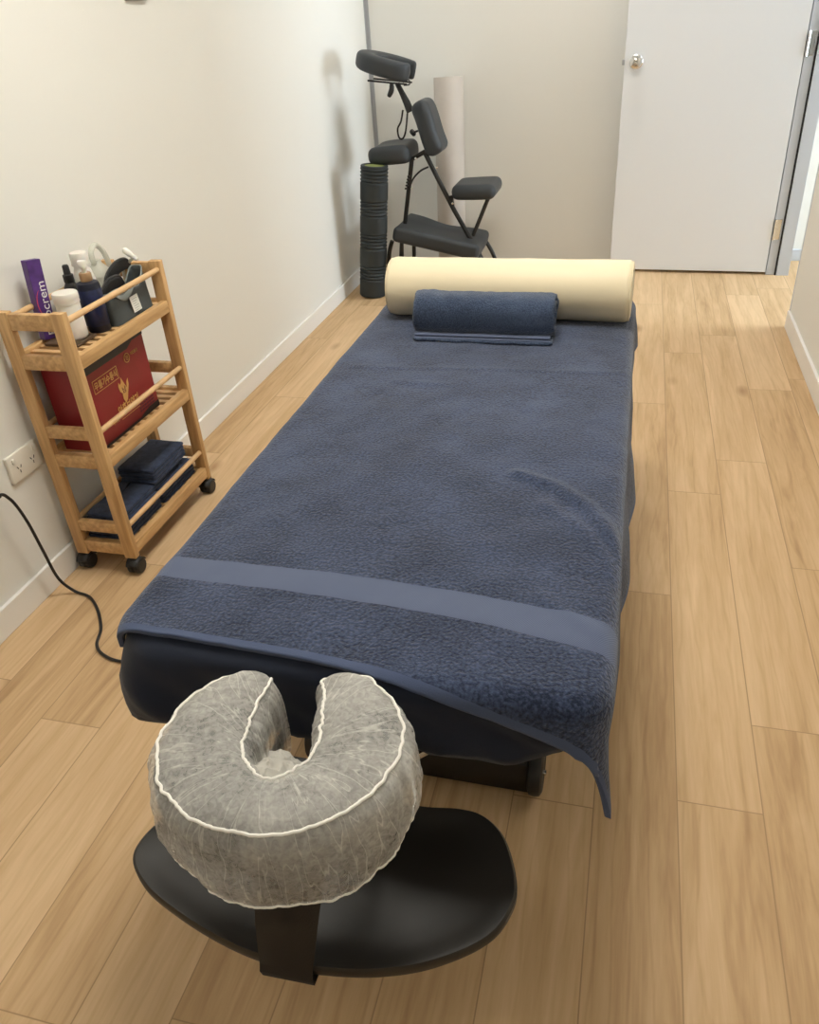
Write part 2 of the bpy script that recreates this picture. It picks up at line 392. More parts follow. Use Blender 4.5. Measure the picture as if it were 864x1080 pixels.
# door frame
bm = BM()
box(bm, XR - .004, XR + .104, DY1, DY1 + .03, 0, DH, .001)                # hinge jamb
box(bm, XR + .045, XR + .104, DY1 - .012, DY1 + .001, 0, DH, .001)        # stop
box(bm, XR - .002, XR + .102, DY0, DY0 + .012, 0, DH, .001)
box(bm, XR - .004, XR + .104, DY0, DY1 + .03, DH, DH + .03, .001)
tr = struct('trim_2', bm, M['frame'])
bm = BM(); box(bm, XR + .037, XR + .044, DY1 - .008, DY1 + .0005, 0, DH); struct('door_seal', bm, M['dark'], parent=tr)
for hz in (.23, 1.05, 1.85):
    bm = BM(); box(bm, XR + .006, XR + .030, DY1 - .002, DY1 + .001, hz - .05, hz + .05, .001)
    for dz in (-.03, 0, .03):
        lathe(bm, [(0, 0), (.004, 0), (.004, .001), (0, .001)], Matrix.Translation((XR + .018, DY1 - .0025, hz + dz)) @ Matrix.Rotation(PI / 2, 4, 'X'), 10)
    tube(bm, [(XR + .001, DY1 - .006, hz - .05), (XR + .001, DY1 - .006, hz + .05)], .005, 10)
    struct('hinge', bm, M['chrome'], parent=tr)
# door leaf, swung open in front of the back wall
ang = math.radians(-2.9)
DM = Matrix.Translation((XR - .006, DY1 - .002, 0)) @ Matrix.Rotation(ang, 4, 'Z')
bm = BM(); box(bm, -.800, -.002, 0, .036, .014, 2.04, .0015, 1, DM)
door = struct('door_1', bm, M['door'])
bm = BM(); KM = DM @ Matrix.Translation((-.745, 0, 1.010)) @ Matrix.Rotation(PI / 2, 4, 'X')
lathe(bm, [(0, 0), (.031, 0), (.032, .003), (.029, .006), (.016, .009), (.013, .013), (.013, .026), (.020, .032), (.0265, .042), (.0275, .05), (.025, .058), (.017, .0625), (.010, .0628), (.009, .061), (.007, .061), (.006, .064), (0, .065)], KM, 40)
struct('door_knob', bm, M['chrome'], True, door)
bm = BM(); box(bm, -.812, -.799, .010, .024, .998, 1.022, .001, 1, DM); struct('latch', bm, M['greytrim'], parent=door)

# ceiling light over the table, plus added fill panels and corridor glow
def panel(name, label, x, y, w, d, col, s):
    t = thing(name, label, 'light', (x, y, ZC))
    bm = BM(); box(bm, x - w / 2 - .02, x + w / 2 + .02, y - d / 2 - .02, y + d / 2 + .02, ZC - .02, ZC - .0005, .002); obj('frame', bm, M['trim'], t, False)
    bm = BM(); box(bm, x - w / 2, x + w / 2, y - d / 2, y + d / 2, ZC - .024, ZC - .019)
    obj('diffuser', bm, mat('lamp_diffuser', col, emit=col, estr=s), t, False)
panel('ceiling_light', 'square ceiling light above the middle of the treatment room', -.32, 1.60, .6, .6, (1, .96, .865), 30)
panel('ceiling_light', 'added square fill light on the unseen ceiling behind the viewer', -.50, -.35, .6, .6, (1, .95, .88), 4)  # added out of view as soft fill, not a known fitting
panel('added_corridor_light', 'added cool ceiling panel brightening the corridor beyond the doorway', 1.5, 3.9, .9, 1.0, (.80, .92, 1), 2)  # added to make the corridor strip bright and cool
panel('ceiling_light', 'added ceiling fill light washing the back wall near the massage chair', -.35, 4.28, .6, .3, (1, .985, .95), 24)  # added wall washer that lifts the back wall
bm = BM()  # added unseen window shape, sends cool light level through the doorway
for a_ in ((3.28, 3.34, .50, 1.76), (4.66, 4.72, .50, 1.76), (3.34, 4.66, .50, .56), (3.34, 4.66, 1.70, 1.76), (3.98, 4.02, .56, 1.70)): box(bm, 3.262, 3.3, *a_, .002)
wf = struct('added_window_light', bm, M['frame'])
bm = BM(); box(bm, 3.282, 3.290, 3.34, 4.66, .56, 1.70); struct('glow_pane', bm, mat('added_daylight_glow', (.9, .95, 1), .3, emit=(.78, .90, 1), estr=19), parent=wf)  # glowing sheet added to light the far left wall and door

# ------------------------------------------------------------ massage table
TX0, TX1, TY0, TY1, TR = -.642, .014, .672, 2.22, .065
def rrect(x0, x1, y0, y1, r, n=10, m=30):
    out = []
    for cx, cy, a0 in ((x1 - r, y1 - r, 0), (x0 + r, y1 - r, PI / 2), (x0 + r, y0 + r, PI), (x1 - r, y0 + r, 3 * PI / 2)):
        for i in range(n + 1):
            a = a0 + PI / 2 * i / n; out.append((cx + r * math.cos(a), cy + r * math.sin(a), math.cos(a), math.sin(a)))
    # fill the straight runs
    res = []
    for i, p in enumerate(out):
        q = out[(i + 1) % len(out)]; res.append(p)
        d = math.hypot(q[0] - p[0], q[1] - p[1])
        if d > .05:
            k = int(d / .012)
            for j in range(1, k):
                f = j / k; res.append((p[0] + (q[0] - p[0]) * f, p[1] + (q[1] - p[1]) * f, p[2], p[3]))
    return res
def slab(bm, x0, x1, y0, y1, r, z0, z1, e):
    o = rrect(x0, x1, y0, y1, r)
    prof = [(-e, z0), (-e * .3, z0 + e * .3), (0, z0 + e), (0, z1 - e), (-e * .3, z1 - e * .3), (-e, z1)]
    rings = [[bm.verts.new((x + nx * d, y + ny * d, z)) for x, y, nx, ny in o] for d, z in prof]
    for A, B in zip(rings, rings[1:]):
        for j in range(len(A)): bm.faces.new((A[j], A[(j + 1) % len(A)], B[(j + 1) % len(A)], B[j]))
    bm.faces.new(rings[0][::-1]); bm.faces.new(rings[-1])
tx = (TX0 + TX1) / 2
table = thing('massage_table', 'long black massage table under a navy sheet and blue towel, power cord running beneath', 'massage table', (tx, 1.5, 0))
bm = BM(); slab(bm, TX0 + .012, TX1 - .012, TY0 + .012, TY1 - .012, TR - .01, .530, .592, .012); obj('mattress', bm, M['blackv'], table)
bm = BM(); slab(bm, TX0 + .02, TX1 - .02, TY0 + .02, TY1 - .02, TR - .02, .500, .530, .003); obj('table_deck', bm, M['blackm'], table)
for yy in (1.03, 1.93):
    bm = BM(); box(bm, -.53, -.100, yy - .03, yy + .03, .012, .088, .004)
    o = obj('base_crossbar', bm, M['blackm'], table)
    for xx, s in ((-.535, -1), (-.096, 1)):
        bm = BM(); lathe(bm, [(0, -.014), (.044, -.014), (.052, -.010), (.054, 0), (.052, .010), (.044, .014), (.03, .012), (0, .012)], Matrix.Translation((xx + s * .004, yy, .0545)) @ Matrix.Rotation(PI / 2, 4, 'Y'), 32)
        e = obj('end_wheel', bm, M['blackp'], o)
        if s > 0:
            bm = BM(); lathe(bm, [(0, 0), (.005, 0), (.005, .006), (0, .007)], Matrix.Translation((xx + .017, yy - .01, .055)) @ Matrix.Rotation(PI / 2, 4, 'Y'), 12); obj('axle_pin', bm, M['chrome'], o)
for xx in (-.44, -.19):
    bm = BM(); box(bm, xx - .02, xx + .02, 1.06, 1.90, .02, .07, .003); obj('base_rail', bm, M['blackm'], table)
for s in (-1, 1):
    for xx in (-.40, -.23):
        bm = BM()
        d = Vector((0, s * .74, .42)); c = Vector((xx + s * .012, 1.48, .285))
        obox(bm, c, (.02, d.length, .035), frame3((0, 0, 0), (1, 0, 0), d).to_3x3(), .003); obj('lift_arm', bm, M['blackm'], table)
bm = BM(); box(bm, -.36, -.27, 1.25, 1.65, .07, .20, .012); obj('lift_motor', bm, M['blackp'], table)
bm = BM(); tube(bm, spline([aty(430, 806, .78), aty(446, 796, .78), aty(464, 788, .78)], 6), .0035, 10); tube(bm, [aty(464, 788, .78), aty(464, 788, .78) + Vector((0, .02, .09))], .0035, 8); obj('release_lever', bm, M['pale'], table, label='pale metal lever under the table end')

# fitted navy sheet
bm = BM(); o = rrect(TX0, TX1, TY0, TY1, TR)
prof = [(-.09, .597), (-.045, .5985), (-.022, .5975), (-.008, .592), (-.001, .582), (0, .568), (0, .552), (0, .535), (0, .519), (0, .504), (-.001, .490), (-.004, .478)]
rings = []
for k, (d, z) in enumerate(prof):
    ring = []
    for i, (x, y, nx, ny) in enumerate(o):
        w = sstep(3, 9, k)
        s = x * 1.0 + y * 1.0
        # diagonal sag wrinkles across the hanging face
        wr = .010 * fbm(x * 9 + z * 12, y * 9 - z * 12, z * 5 + 3) + .0045 * math.sin((x - y) * 55 + z * 90 + 3 * fbm(x * 5, y * 5, 7))
        zz = z + (w * (.006 * math.sin(x * 21 + y * 17) + .005 * fbm(x * 12, y * 12, 1)))
        fl = w * .030 * sstep(-.50, -.62, x) * sstep(.80, .70, y)
        if y < .85: zz += w * .050 * sstep(-.13, .0, x)
        ring.append(bm.verts.new((x + nx * (d + wr * w * .9 + .002 + fl), y + ny * (d + wr * w * .9 + .002 + fl), zz)))
    rings.append(ring)
for A, B in zip(rings, rings[1:]):
    for j in range(len(A)): bm.faces.new((A[j], A[(j + 1) % len(A)], B[(j + 1) % len(A)], B[j]))
bm.faces.new(rings[0])
tag(obj('fitted_sheet', bm, M['navy'], loc=(tx, 1.5, .5), mods=[('SOLIDIFY', dict(thickness=.002, offset=1))]), 'dark navy sheet stretched over the massage table, hanging below the towel hem', 'bed sheet')

# big bath towel draped over the table
ZT = .600; BEND = .024
def drape(u, v):
    ins = BEND - .008
    x0, x1, y0, y1, r = TX0 + ins - .006, TX1 - ins, TY0 + ins, TY1 - ins, .052
    if u > -.2 and v < 1.2: r = .022
    qx = max(x0 + r, min(x1 - r, u)); qy = max(y0 + r, min(y1 - r, v))
    dx, dy = u - qx, v - qy; L = math.hypot(dx, dy)
    z = ZT + .004 + .0022 * fbm(u * 5, v * 5, 2) + .0012 * fbm(u * 18, v * 18, 5)
    for pts, h, wd in RIDGES:
        dmin = 9
        for (ax, ay), (bx, by) in zip(pts, pts[1:]):
            t = max(0, min(1, ((u - ax) * (bx - ax) + (v - ay) * (by - ay)) / ((bx - ax) ** 2 + (by - ay) ** 2)))
            dmin = min(dmin, math.hypot(u - ax - t * (bx - ax), v - ay - t * (by - ay)))
        z += h * math.exp(-(dmin / wd) ** 2)
    if L <= r: return Vector((u, v, z))
    nx, ny = dx / L, dy / L; d = L - r
    wave = .0
    if d < BEND * PI / 2:
        a = d / BEND; off = BEND * math.sin(a); dz = BEND * (1 - math.cos(a))
    else:
        e = d - BEND * PI / 2
        along = qx * 1.0 + v * 1.0
        off = BEND + e * (.06 + .10 * math.sin(v * 5.5 + .8) * (1 if nx > .5 else .2)) + min(e, .05) * .12 * math.sin(v * 23 + u * 13)
        dz = BEND + e * .985
        if nx > .2 and ny < -.2: qx += e * .11
    return Vector((qx + nx * (r + off), qy + ny * (r + off), z - dz))
RIDGES = [
    ([(-.16, 1.19), (-.09, 1.16), (-.03, 1.10), (.02, 1.0), (.05, .9)], .008, .011),
    ([(-.10, 1.10), (-.03, 1.03), (.02, .93)], .003, .010),
    ([(-.08, .86), (.0, .80)], .003, .010),
    ([(-.60, 1.632), (.02, 1.655)], .0022, .005),
    ([(-.48, 1.56), (-.35, 1.55)], .002, .008),
    ([(.0, 1.9), (.03, 1.6)], .003, .02),
]
U0, U1, LEN = -.684, .140, 1.50
def flatv(u, t):
    k = math.exp(-t / .30); q = max(0, u + .42)
    return .694 + t + (u + .62) * .045 * (1 - k) - .40 * q * q * k - .03 * (u + .62) * k
NU = 150; vts = [0, .003, .006, .009, .012, .016]
t = .016
while t < LEN - .02: t += .0085; vts.append(t)
vts += [LEN - .008, LEN]
us = [U0, U0 + .003, U0 + .006, U0 + .010] + [U0 + .010 + (U1 - U0 - .020) * i / NU for i in range(1, NU)] + [U1 - .010, U1 - .006, U1 - .003, U1]
bm = BM(); grid = []
for t in vts:
    row = []
    for u in us:
        v = flatv(u, t)
        row.append(bm.verts.new(drape(u, v)))
    grid.append(row)
for i in range(len(vts) - 1):
    for j in range(len(us) - 1):
        f = bm.faces.new((grid[i][j], grid[i][j + 1], grid[i + 1][j + 1], grid[i + 1][j]))
        tm = (vts[i] + vts[i + 1]) / 2
        f.material_index = 1 if (.118 < tm < .172) else (2 if tm < .012 or tm > LEN - .012 or j < 3 or j > len(us) - 5 else 0)
towel = obj('bath_towel', bm, [M['terry'], M['weave'], M['hem']], loc=(tx, 1.5, .6), mods=[('SOLIDIFY', dict(thickness=.005, offset=1))])
tag(towel, 'large slate blue bath towel spread over the massage table, woven band near its hem', 'towel')
bm = BM()
def hemtube(us_, tv):
    pts = []
    for u in us_:
        pts.append(drape(u, flatv(u, tv)))
    return pts
tube(bm, hemtube([U0 + (U1 - U0) * i / 120 for i in range(121)], .004), .0042, 8)
obj('hem', bm, M['hem'], towel, label='thick flat hem of the near end')

# bolster
BC = Vector((-.296, 2.00, .6075 + .0735))
bd = Vector((1, -.030, 0)).normalized()
t = thing('bolster', 'long cream round bolster lying across the far end of the table', 'bolster', (BC.x, BC.y, .608))
BMx = frame3(BC, bd, (0, 1, 0)) @ Matrix.Rotation(PI / 2, 4, 'Y')
bm = BM(); R = .0735; hl = .309
pr = [(R - .014 + .014 * math.sin(a), hl - .014 + .014 * math.cos(a)) for a in [i * PI / 16 for i in range(9)]]
pr = pr[1:] + [(R + .0006 * math.sin(i), hl - .02 - (2 * hl - .04) * i / 20) for i in range(0, 21)] + [(r, -z) for r, z in reversed(pr[1:])]
lathe(bm, pr, BMx, 64); obj('cover', bm, M['cream'], t)
for s in (-1, 1):
    bm = BM(); lathe(bm, [(0, s * (hl + .0012)), (R * .5, s * (hl + .001)), (R - .012, s * hl), (R - .011, s * (hl - .003))], BMx, 64); e = obj('end_panel', bm, M['cream'], t)
    bm = BM(); tube(bm, [BMx @ Vector(((R - .004) * math.cos(a), (R - .004) * math.sin(a), s * (hl - .0035))) for a in [2 * PI * i / 60 for i in range(60)]], .0016, 6, closed=True); obj('piping', bm, M['cream'], e)

# rolled towel in front of the bolster
bm = BM()
def rollpt(a, rr, cy, cz, sy, sz):
    return (cy + sy * rr * sp(math.cos(a), .72), cz + sz * rr * sp(math.sin(a), .80))
prof = []
cy, cz = 1.866, .666
for i in range(0, 150):
    a = -PI / 2 - i / 149 * 2 * PI * 2.6; rr = 1 - i / 149 * .80
    prof.append(rollpt(a, rr, cy, cz, .054, .050))
tail = [(1.796, .6135), (1.807, .6125), (1.825, .6128), (1.85, .6140), (1.87, .6160)]
prof = tail + prof
NX = 60; x0, x1 = -.500, -.160; rings = []
for i in range(NX + 1):
    f = i / NX; x = x0 + (x1 - x0) * f; ring = []
    edge = min(f, 1 - f)
    sh = 1 - .05 * math.exp(-(edge / .02) ** 2)
    for j, (y, z) in enumerate(prof):
        w = .0030 * fbm(x * 14, j * .06, 3) + .0012 * fbm(x * 50, j * .2, 8)
        dy, dz = y - cy, z - cz; L = math.hypot(dy, dz) + 1e-6
        yy = cy + dy * sh + dy / L * w; zz = cz + dz * sh + dz / L * w
        xx = x + (.004 * fbm(j * .10, 0, 5 if f > .5 else 6) if edge < .02 else 0) + (j / len(prof) * .0)
        zz = max(zz, .6118) if j > 4 else zz
        ring.append(bm.verts.new((xx, yy - .03 * (xx + .35), zz)))
    rings.append(ring)
for A, B in zip(rings, rings[1:]):
    for j in range(len(prof) - 1): bm.faces.new((A[j], A[j + 1], B[j + 1], B[j]))
rt = tag(obj('rolled_towel', bm, M['terryroll'], loc=(-.35, 1.9, .612), mods=[('SOLIDIFY', dict(thickness=.0065, offset=0))]), 'slate blue hand towel rolled up in front of the cream bolster', 'towel')
bm = BM()
for zz, yy in ((.6165, 1.8010), (.6225, 1.8055)):
    box(bm, -.498, -.166, yy, yy + .075, zz - .0025, zz + .0025, .002)
for v in bm.verts: v.co.z += .0015 * math.sin(v.co.x * 30) ; v.co.y -= .03 * (v.co.x + .35)
obj('folded_flap', bm, M['weave'], rt, label='flat folded end of the towel under the roll')

# ------------------------------------------------------------ face cradle at the near end
def u_curves(n=120, Ro=(.148, .150), tip=64, slot=.046, depth=.045, top=.128):
    outer = []
    for i in range(n + 1):
        a = math.radians(180 - tip + (180 + 2 * tip) * i / n) if False else math.radians((180 - tip) + (2 * tip + 180) * i / n)
        outer.append(Vector((Ro[0] * math.cos(a), Ro[1] * math.sin(a), 0)))
    ctrl = [(-slot * .80, top, 0), (-slot, top * .70, 0), (-slot * 1.12, top * .25, 0), (-slot * 1.08, -depth * .3, 0), (-slot * .6, -depth * .85, 0), (0, -depth, 0),
            (slot * .6, -depth * .85, 0), (slot * 1.08, -depth * .3, 0), (slot * 1.12, top * .25, 0), (slot, top * .70, 0), (slot * .80, top, 0)]
    sc = spline(ctrl, 30)
    # resample by arc length
    L = [0]
    for a, b in zip(sc, sc[1:]): L.append(L[-1] + (b - a).length)
    inner = []; k = 0
    for i in range(n + 1):
        d = L[-1] * i / n
        while k < len(L) - 2 and L[k + 1] < d: k += 1
        f = (d - L[k]) / max(1e-9, L[k + 1] - L[k]); inner.append(sc[k].lerp(sc[k + 1], f))
    return outer, inner
def horseshoe(bm, mtx, hz, prof, grow=0.0, wr=None, n=120, closed=True, **kw):
    """prof: list of (a,b) cross-section points, a in -1..1 inner->outer, b in metres of height"""
    outer, inner = u_curves(n, **kw); rings = []
    for i in range(n + 1):
        c = (outer[i] + inner[i]) / 2; h = (outer[i] - inner[i]) / 2
        t = min(i, n - i) / n; e = 1.0
        tipf = .055
        if t < tipf: e = math.sqrt(max(0, 1 - ((tipf - t) / tipf) ** 2)) * .97 + .03
        hw = h.length; hn = h.normalized()
        ring = []
        for j, (a, b) in enumerate(prof):
            g = grow if abs(a) > .3 else 0
            p = c + hn * (a * (hw * e + grow)) ; z = b * (e ** .5 if t < tipf else 1) + hz * 0
            if wr:
                d = wr(i / n, j / (len(prof) - 1), a, b, p)
                p = p + hn * (math.copysign(1, a) * d * min(1, abs(a) * 1.2)); z += d * (1 - abs(a)) * .7
            ring.append(bm.verts.new(mtx @ Vector((p.x, p.y, z))))
        rings.append(ring)
    m = len(prof)
    for A, B in zip(rings, rings[1:]):
        for j in range(m if closed else m - 1): bm.faces.new((A[j], A[(j + 1) % m], B[(j + 1) % m], B[j]))
    if closed: bm.faces.new(rings[0]); bm.faces.new(rings[-1][::-1])
    else:
        for R_ in (rings[0], rings[-1]):
            try: bm.faces.new(R_)
            except Exception: pass
    return rings
def selprof(h, n=28, ex=.62):
    return [(sp(math.cos(2 * PI * k / n), ex), h * sp(math.sin(2 * PI * k / n), ex)) for k in range(n)]

CW = dict(Ro=(.141, .123), tip=63, slot=.029, depth=.045, top=.101)
CM = Matrix.Translation((-.320, .521, .612)) @ Matrix.Rotation(math.radians(10), 4, 'Z') @ Matrix.Rotation(math.radians(-1), 4, 'X')
cradle = thing('face_cradle', 'padded horseshoe face rest on a bracket at the near end of the table', 'face cradle', (-.307, .5, .5))
bm = BM(); horseshoe(bm, CM, 0, selprof(.042, ex=.75), n=90, **CW); obj('cushion', bm, M['foam'], cradle)
bm = BM()
outer, inner = u_curves(60, **CW)
pl = [(outer[i] * .55 + inner[i] * .45) for i in range(4, 57)]
tube(bm, [CM @ (p + Vector((0, 0, -.052))) for p in pl], .010, 10)
obj('support_plate', bm, M['blackp'], cradle)
for s in (-1, 1):
    bm = BM(); tube(bm, [CM @ Vector((s * .06, -.05, -.056)), CM @ Vector((s * .06, .08, -.066)), Vector((-.34 + s * .07, .63, .462)), Vector((-.34 + s * .07, .74, .458)), Vector((-.34 + s * .07, .80, .512))], .007, 10)
    obj('bracket_rod', bm, M['blackm'], cradle)
bm = BM(); p = CM @ Vector((.0, .045, -.062)); obox(bm, p, (.15, .022, .016), None, .004); obj('cross_bracket', bm, M['blackp'], cradle)
# disposable cover
cp = []
for k in range(7): cp.append((-.93 - .07 * math.sin(k / 6 * PI / 2), -.082 + .080 * k / 6))
for k in range(1, 16):
    a = PI - PI * k / 16; cp.append((sp(math.cos(a), .78), .046 * sp(math.sin(a), .78)))
for k in range(0, 12):
    f = k / 11; cp.append((1.0 + .05 * math.sin(f * PI) - .14 * f * f, -.006 - .066 * f))
def cw(s, q, a, b, p):
    side = sstep(.35, .9, abs(a))
    pl_ = .0024 * fbm(s * 20, q * 1.2, 2) + .0012 * abs(math.sin(s * 70 + 5 * fbm(s * 6, q * 2))) * side
    cr = .0040 * fbm(p.x * 26, p.y * 26, b * 14) + .0022 * (.5 - abs(fbm(p.x * 55, p.y * 55, 9)))
    low = sstep(.0, -.075, b) if a > 0 else 0
    return pl_ * (.5 + side) + cr * (1 - .4 * side) + low * .003 * fbm(s * 9, 3, 4)
bm = BM(); rings = horseshoe(bm, CM, 0, cp, grow=.004, wr=cw, n=260, closed=False, **CW)
cover = obj('disposable_cover', bm, M['cover'], loc=(-.307, .5, .6))
tag(cover, 'translucent white disposable cover gathered over the horseshoe face rest', 'cover')
bm = BM()
def seamline(jj, lift):
    out = []
    o2, i2 = u_curves(260, **CW)
    for i in range(0, 261, 1):
        t_ = min(i, 260 - i) / 260
        e = 1 if t_ >= .055 else math.sqrt(max(0, 1 - ((.055 - t_) / .055) ** 2)) * .97 + .03
        a, b = cp[jj]
        c = (o2[i] + i2[i]) / 2; h = (o2[i] - i2[i]) / 2
        p = c + h.normalized() * (a * (h.length * e + .004)) * 1.0; z = b * e ** .5
        d = cw(i / 260, jj / (len(cp) - 1), a, b, p)
        p = p + h.normalized() * (math.copysign(1, a) * d * min(1, abs(a) * 1.2)); z += d * (1 - abs(a)) * .7
        out.append(CM @ Vector((p.x + .0012 * fbm(i * .13, jj), p.y + .0012 * fbm(i * .13, jj, 4), z + lift)))
    return out
so = seamline(18, .001); si = seamline(10, .001)
tube(bm, so, .0018, 8); tube(bm, si, .0018, 8)
tube(bm, [so[0], si[0]], .0018, 8); tube(bm, [so[-1], si[-1]], .0018, 8)
obj('elastic_seam', bm, M['elastic'], cover, label='white stitched seam line')
bm = BM(); tube(bm, seamline(len(cp) - 1, 0), .0016, 6)
obj('bottom_edge', bm, M['elastic'], cover, label='rolled lower edge of the cover')
# crumpled liner gathered in the bottom of the opening
bm = BM(); g = []
for i in range(31):
    row = []
    for j in range(31):
        x = -.033 + (.058 - .020 * j / 30) * i / 30; y = -.050 + .092 * j / 30
        z = .024 - .052 * (j / 30) ** 1.2 - .020 * (i / 30) ** 2 + .011 * fbm(x * 30, y * 30, 5) + .005 * fbm(x * 80, y * 80, 2)
        row.append(bm.verts.new(CM @ Vector((x, y + .004 * fbm(x * 40, 1), z))))
    g.append(row)
for i in range(30):
    for j in range(30): bm.faces.new((g[i][j], g[i + 1][j], g[i + 1][j + 1], g[i][j + 1]))
obj('gathered_fabric', bm, M['paper'], cover, label='crumpled fabric bunched in the face opening')

# armrest shelf hanging under the face cradle
SZ = .345
pts = [(143, 900), (152, 935), (190, 968), (240, 998), (290, 1017), (340, 1026), (400, 1028), (460, 1018), (516, 993), (541, 960), (545, 930), (533, 888), (512, 865), (486, 857), (440, 853)]
w = [atz(px, py, SZ) for px, py in pts]
back = [Vector((-.30, .700, SZ)), Vector((-.42, .690, SZ)), Vector((-.52, .655, SZ)), Vector((-.572, .600, SZ))]
ol = spline(w + back, 8, True)
cen = sum(ol, Vector()) / len(ol)
bm = BM(); rings = []
for s, dz in ((.0, -.005), (.35, -.005), (.6, -.004), (.78, -.001), (.88, .004), (.95, .009), (.985, .010), (1.0, .006), (1.0, -.004), (.985, -.010), (.9, -.013), (.5, -.018), (0, -.018)):
    if s == 0: rings.append([bm.verts.new((cen.x, cen.y, SZ + dz))])
    else: rings.append([bm.verts.new((cen.x + (p.x - cen.x) * s, cen.y + (p.y - cen.y) * s, SZ + dz)) for p in ol])
for A, B in zip(rings, rings[1:]):
    n = max(len(A), len(B))
    for j in range(n):
        if len(A) == 1: bm.faces.new((A[0], B[j], B[(j + 1) % n]))
        elif len(B) == 1: bm.faces.new((A[j], B[0], A[(j + 1) % n]))
        else: bm.faces.new((A[j], A[(j + 1) % n], B[(j + 1) % n], B[j]))
shelf = thing('armrest_shelf', 'black padded curved armrest shelf hanging below the face rest', 'armrest', (cen.x, cen.y, SZ))
obj('pad', bm, M['shelfp'], shelf)
bm = BM()
a0, a1 = atz(276, 1016, SZ + .004), atz(331, 1027, SZ + .004)
b0, b1 = CM @ Vector((-.020, -.095, -.05)), CM @ Vector((.055, -.090, -.05))
dn = Vector((0, 0, -.014))
ls = [(b0, b1), (b0.lerp(a0, .5) + Vector((0, -.006, 0)), b1.lerp(a1, .5) + Vector((0, -.006, 0))), (a0 + Vector((0, -.002, .006)), a1 + Vector((0, -.002, .006))), (a0 + Vector((0, -.006, -.004)), a1 + Vector((0, -.006, -.004))), (a0 + Vector((0, -.003, -.018)), a1 + Vector((0, -.003, -.018))), (a0 + Vector((0, .05, -.024)), a1 + Vector((0, .05, -.024)))]
vs = [[bm.verts.new(p), bm.verts.new((p + q) / 2), bm.verts.new(q)] for p, q in ls]
for A, B in zip(vs, vs[1:]):
    for j in range(2): bm.faces.new((A[j], A[j + 1], B[j + 1], B[j]))
obj('hanging_strap', bm, M['strap'], shelf, mods=[('SOLIDIFY', dict(thickness=.003, offset=0))])
for s in (-.9, .2):
    bm = BM(); p0 = Vector((-.34 + s * .15, .665, SZ - .002)); p1 = Vector((-.34 + s * .15, .730, .497))
    obox(bm, (p0 + p1) / 2, (.025, .003, (p1 - p0).length), frame3((0, 0, 0), (1, 0, 0), (p1 - p0).cross(Vector((1, 0, 0)))).to_3x3(), .001)
    obj('rear_strap', bm, M['strap'], shelf)

# ------------------------------------------------------------ bamboo trolley
CX0, CX1, CY0, CY1, CZ0, CZ1 = -1.452, -1.262, 1.525, 1.990, .052, .752
cart = thing('bamboo_trolley', 'narrow three tier bamboo trolley on black casters against the left wall', 'trolley', ((CX0 + CX1) / 2, (CY0 + CY1) / 2, 0))
PW, PT = .036, .020
for yy in (CY0, CY1 - PT):
    for xx in (CX0, CX1 - PW):
        bm = BM(); box(bm, xx, xx + PW, yy, yy + PT, CZ0, CZ1, .002); obj('post', bm, M['bamboo'], cart)
levels = [(.062, .150), (.335, .437), (.608, .728)]
for zs, zr in levels:
    for yy in (CY0, CY1 - PT):
        bm = BM(); box(bm, CX0 + PW, CX1 - PW, yy + .001, yy + PT - .001, zs, zs + .036, .0015)
        obj('end_rail', bm, M['bamboo_y'], cart)
        hz_ = zr - .020 if zr > .7 else zr - .018
        hh = .040 if zr > .7 else .032
        bm = BM(); box(bm, CX0 + PW, CX1 - PW, yy + .001, yy + PT - .001, hz_, hz_ + hh, .0015)
        obj('end_rail', bm, M['bamboo_y'], cart)
    for xx in (CX0 + .001, CX1 - .021):
        bm = BM(); box(bm, xx, xx + .020, CY0 + PT, CY1 - PT, zs, zs + .034, .002); obj('side_rail', bm, M['bamboo_y'], cart)
        bm = BM(); tube(bm, [(xx + .010, CY0 + PT, zr), (xx + .010, CY1 - PT, zr)], .0075, 14); obj('dowel', bm, M['dowel'], cart)
    bm = BM(); n = 13
    for i in range(n):
        y = CY0 + PT + .008 + (CY1 - CY0 - 2 * PT - .016) * i / (n - 1)
        box(bm, CX0 + .021, CX1 - .021, y - .009, y + .009, zs + .018, zs + .028, .0015)
    obj('slatted_shelf', bm, M['dowel'], cart)
for xx in (CX0 + .016, CX1 - .014):
    for yy in (CY0 + .012, CY1 - .012):
        bm = BM()
        for s in (-1, 1):
            lathe(bm, [(0, -.009), (.019, -.009), (.0225, -.006), (.0225, .006), (.019, .009), (0, .009)], Matrix.Translation((xx + s * .010, yy, .0225)) @ Matrix.Rotation(PI / 2, 4, 'Y'), 26)
        tube(bm, [(xx, yy, .02), (xx, yy, CZ0)], .006, 10)
        box(bm, xx - .013, xx + .013, yy - .013, yy + .013, CZ0 - .004, CZ0, .001)
        cst = obj('caster', bm, M['blackp'], cart)
        bm = BM()
        for k in range(12):
            a0_ = math.radians(20 + 12 * k); a1_ = math.radians(20 + 12 * (k + 1))
            q = [(xx + sx, yy + .026 * math.cos(a), .0225 + .026 * math.sin(a)) for a in (a0_, a1_) for sx in (-.018, .018)]
            v_ = [bm.verts.new(p) for p in (q[0], q[1], q[3], q[2])]; bm.faces.new(v_)
        bmesh.ops.remove_doubles(bm, verts=bm.verts, dist=1e-5)
        obj('hood', bm, M['blackp'], cst, mods=[('SOLIDIFY', dict(thickness=.002))])

# things on the trolley ---- shelf surfaces
S1, S2, S3 = .608 + .028, .335 + .028, .062 + .028
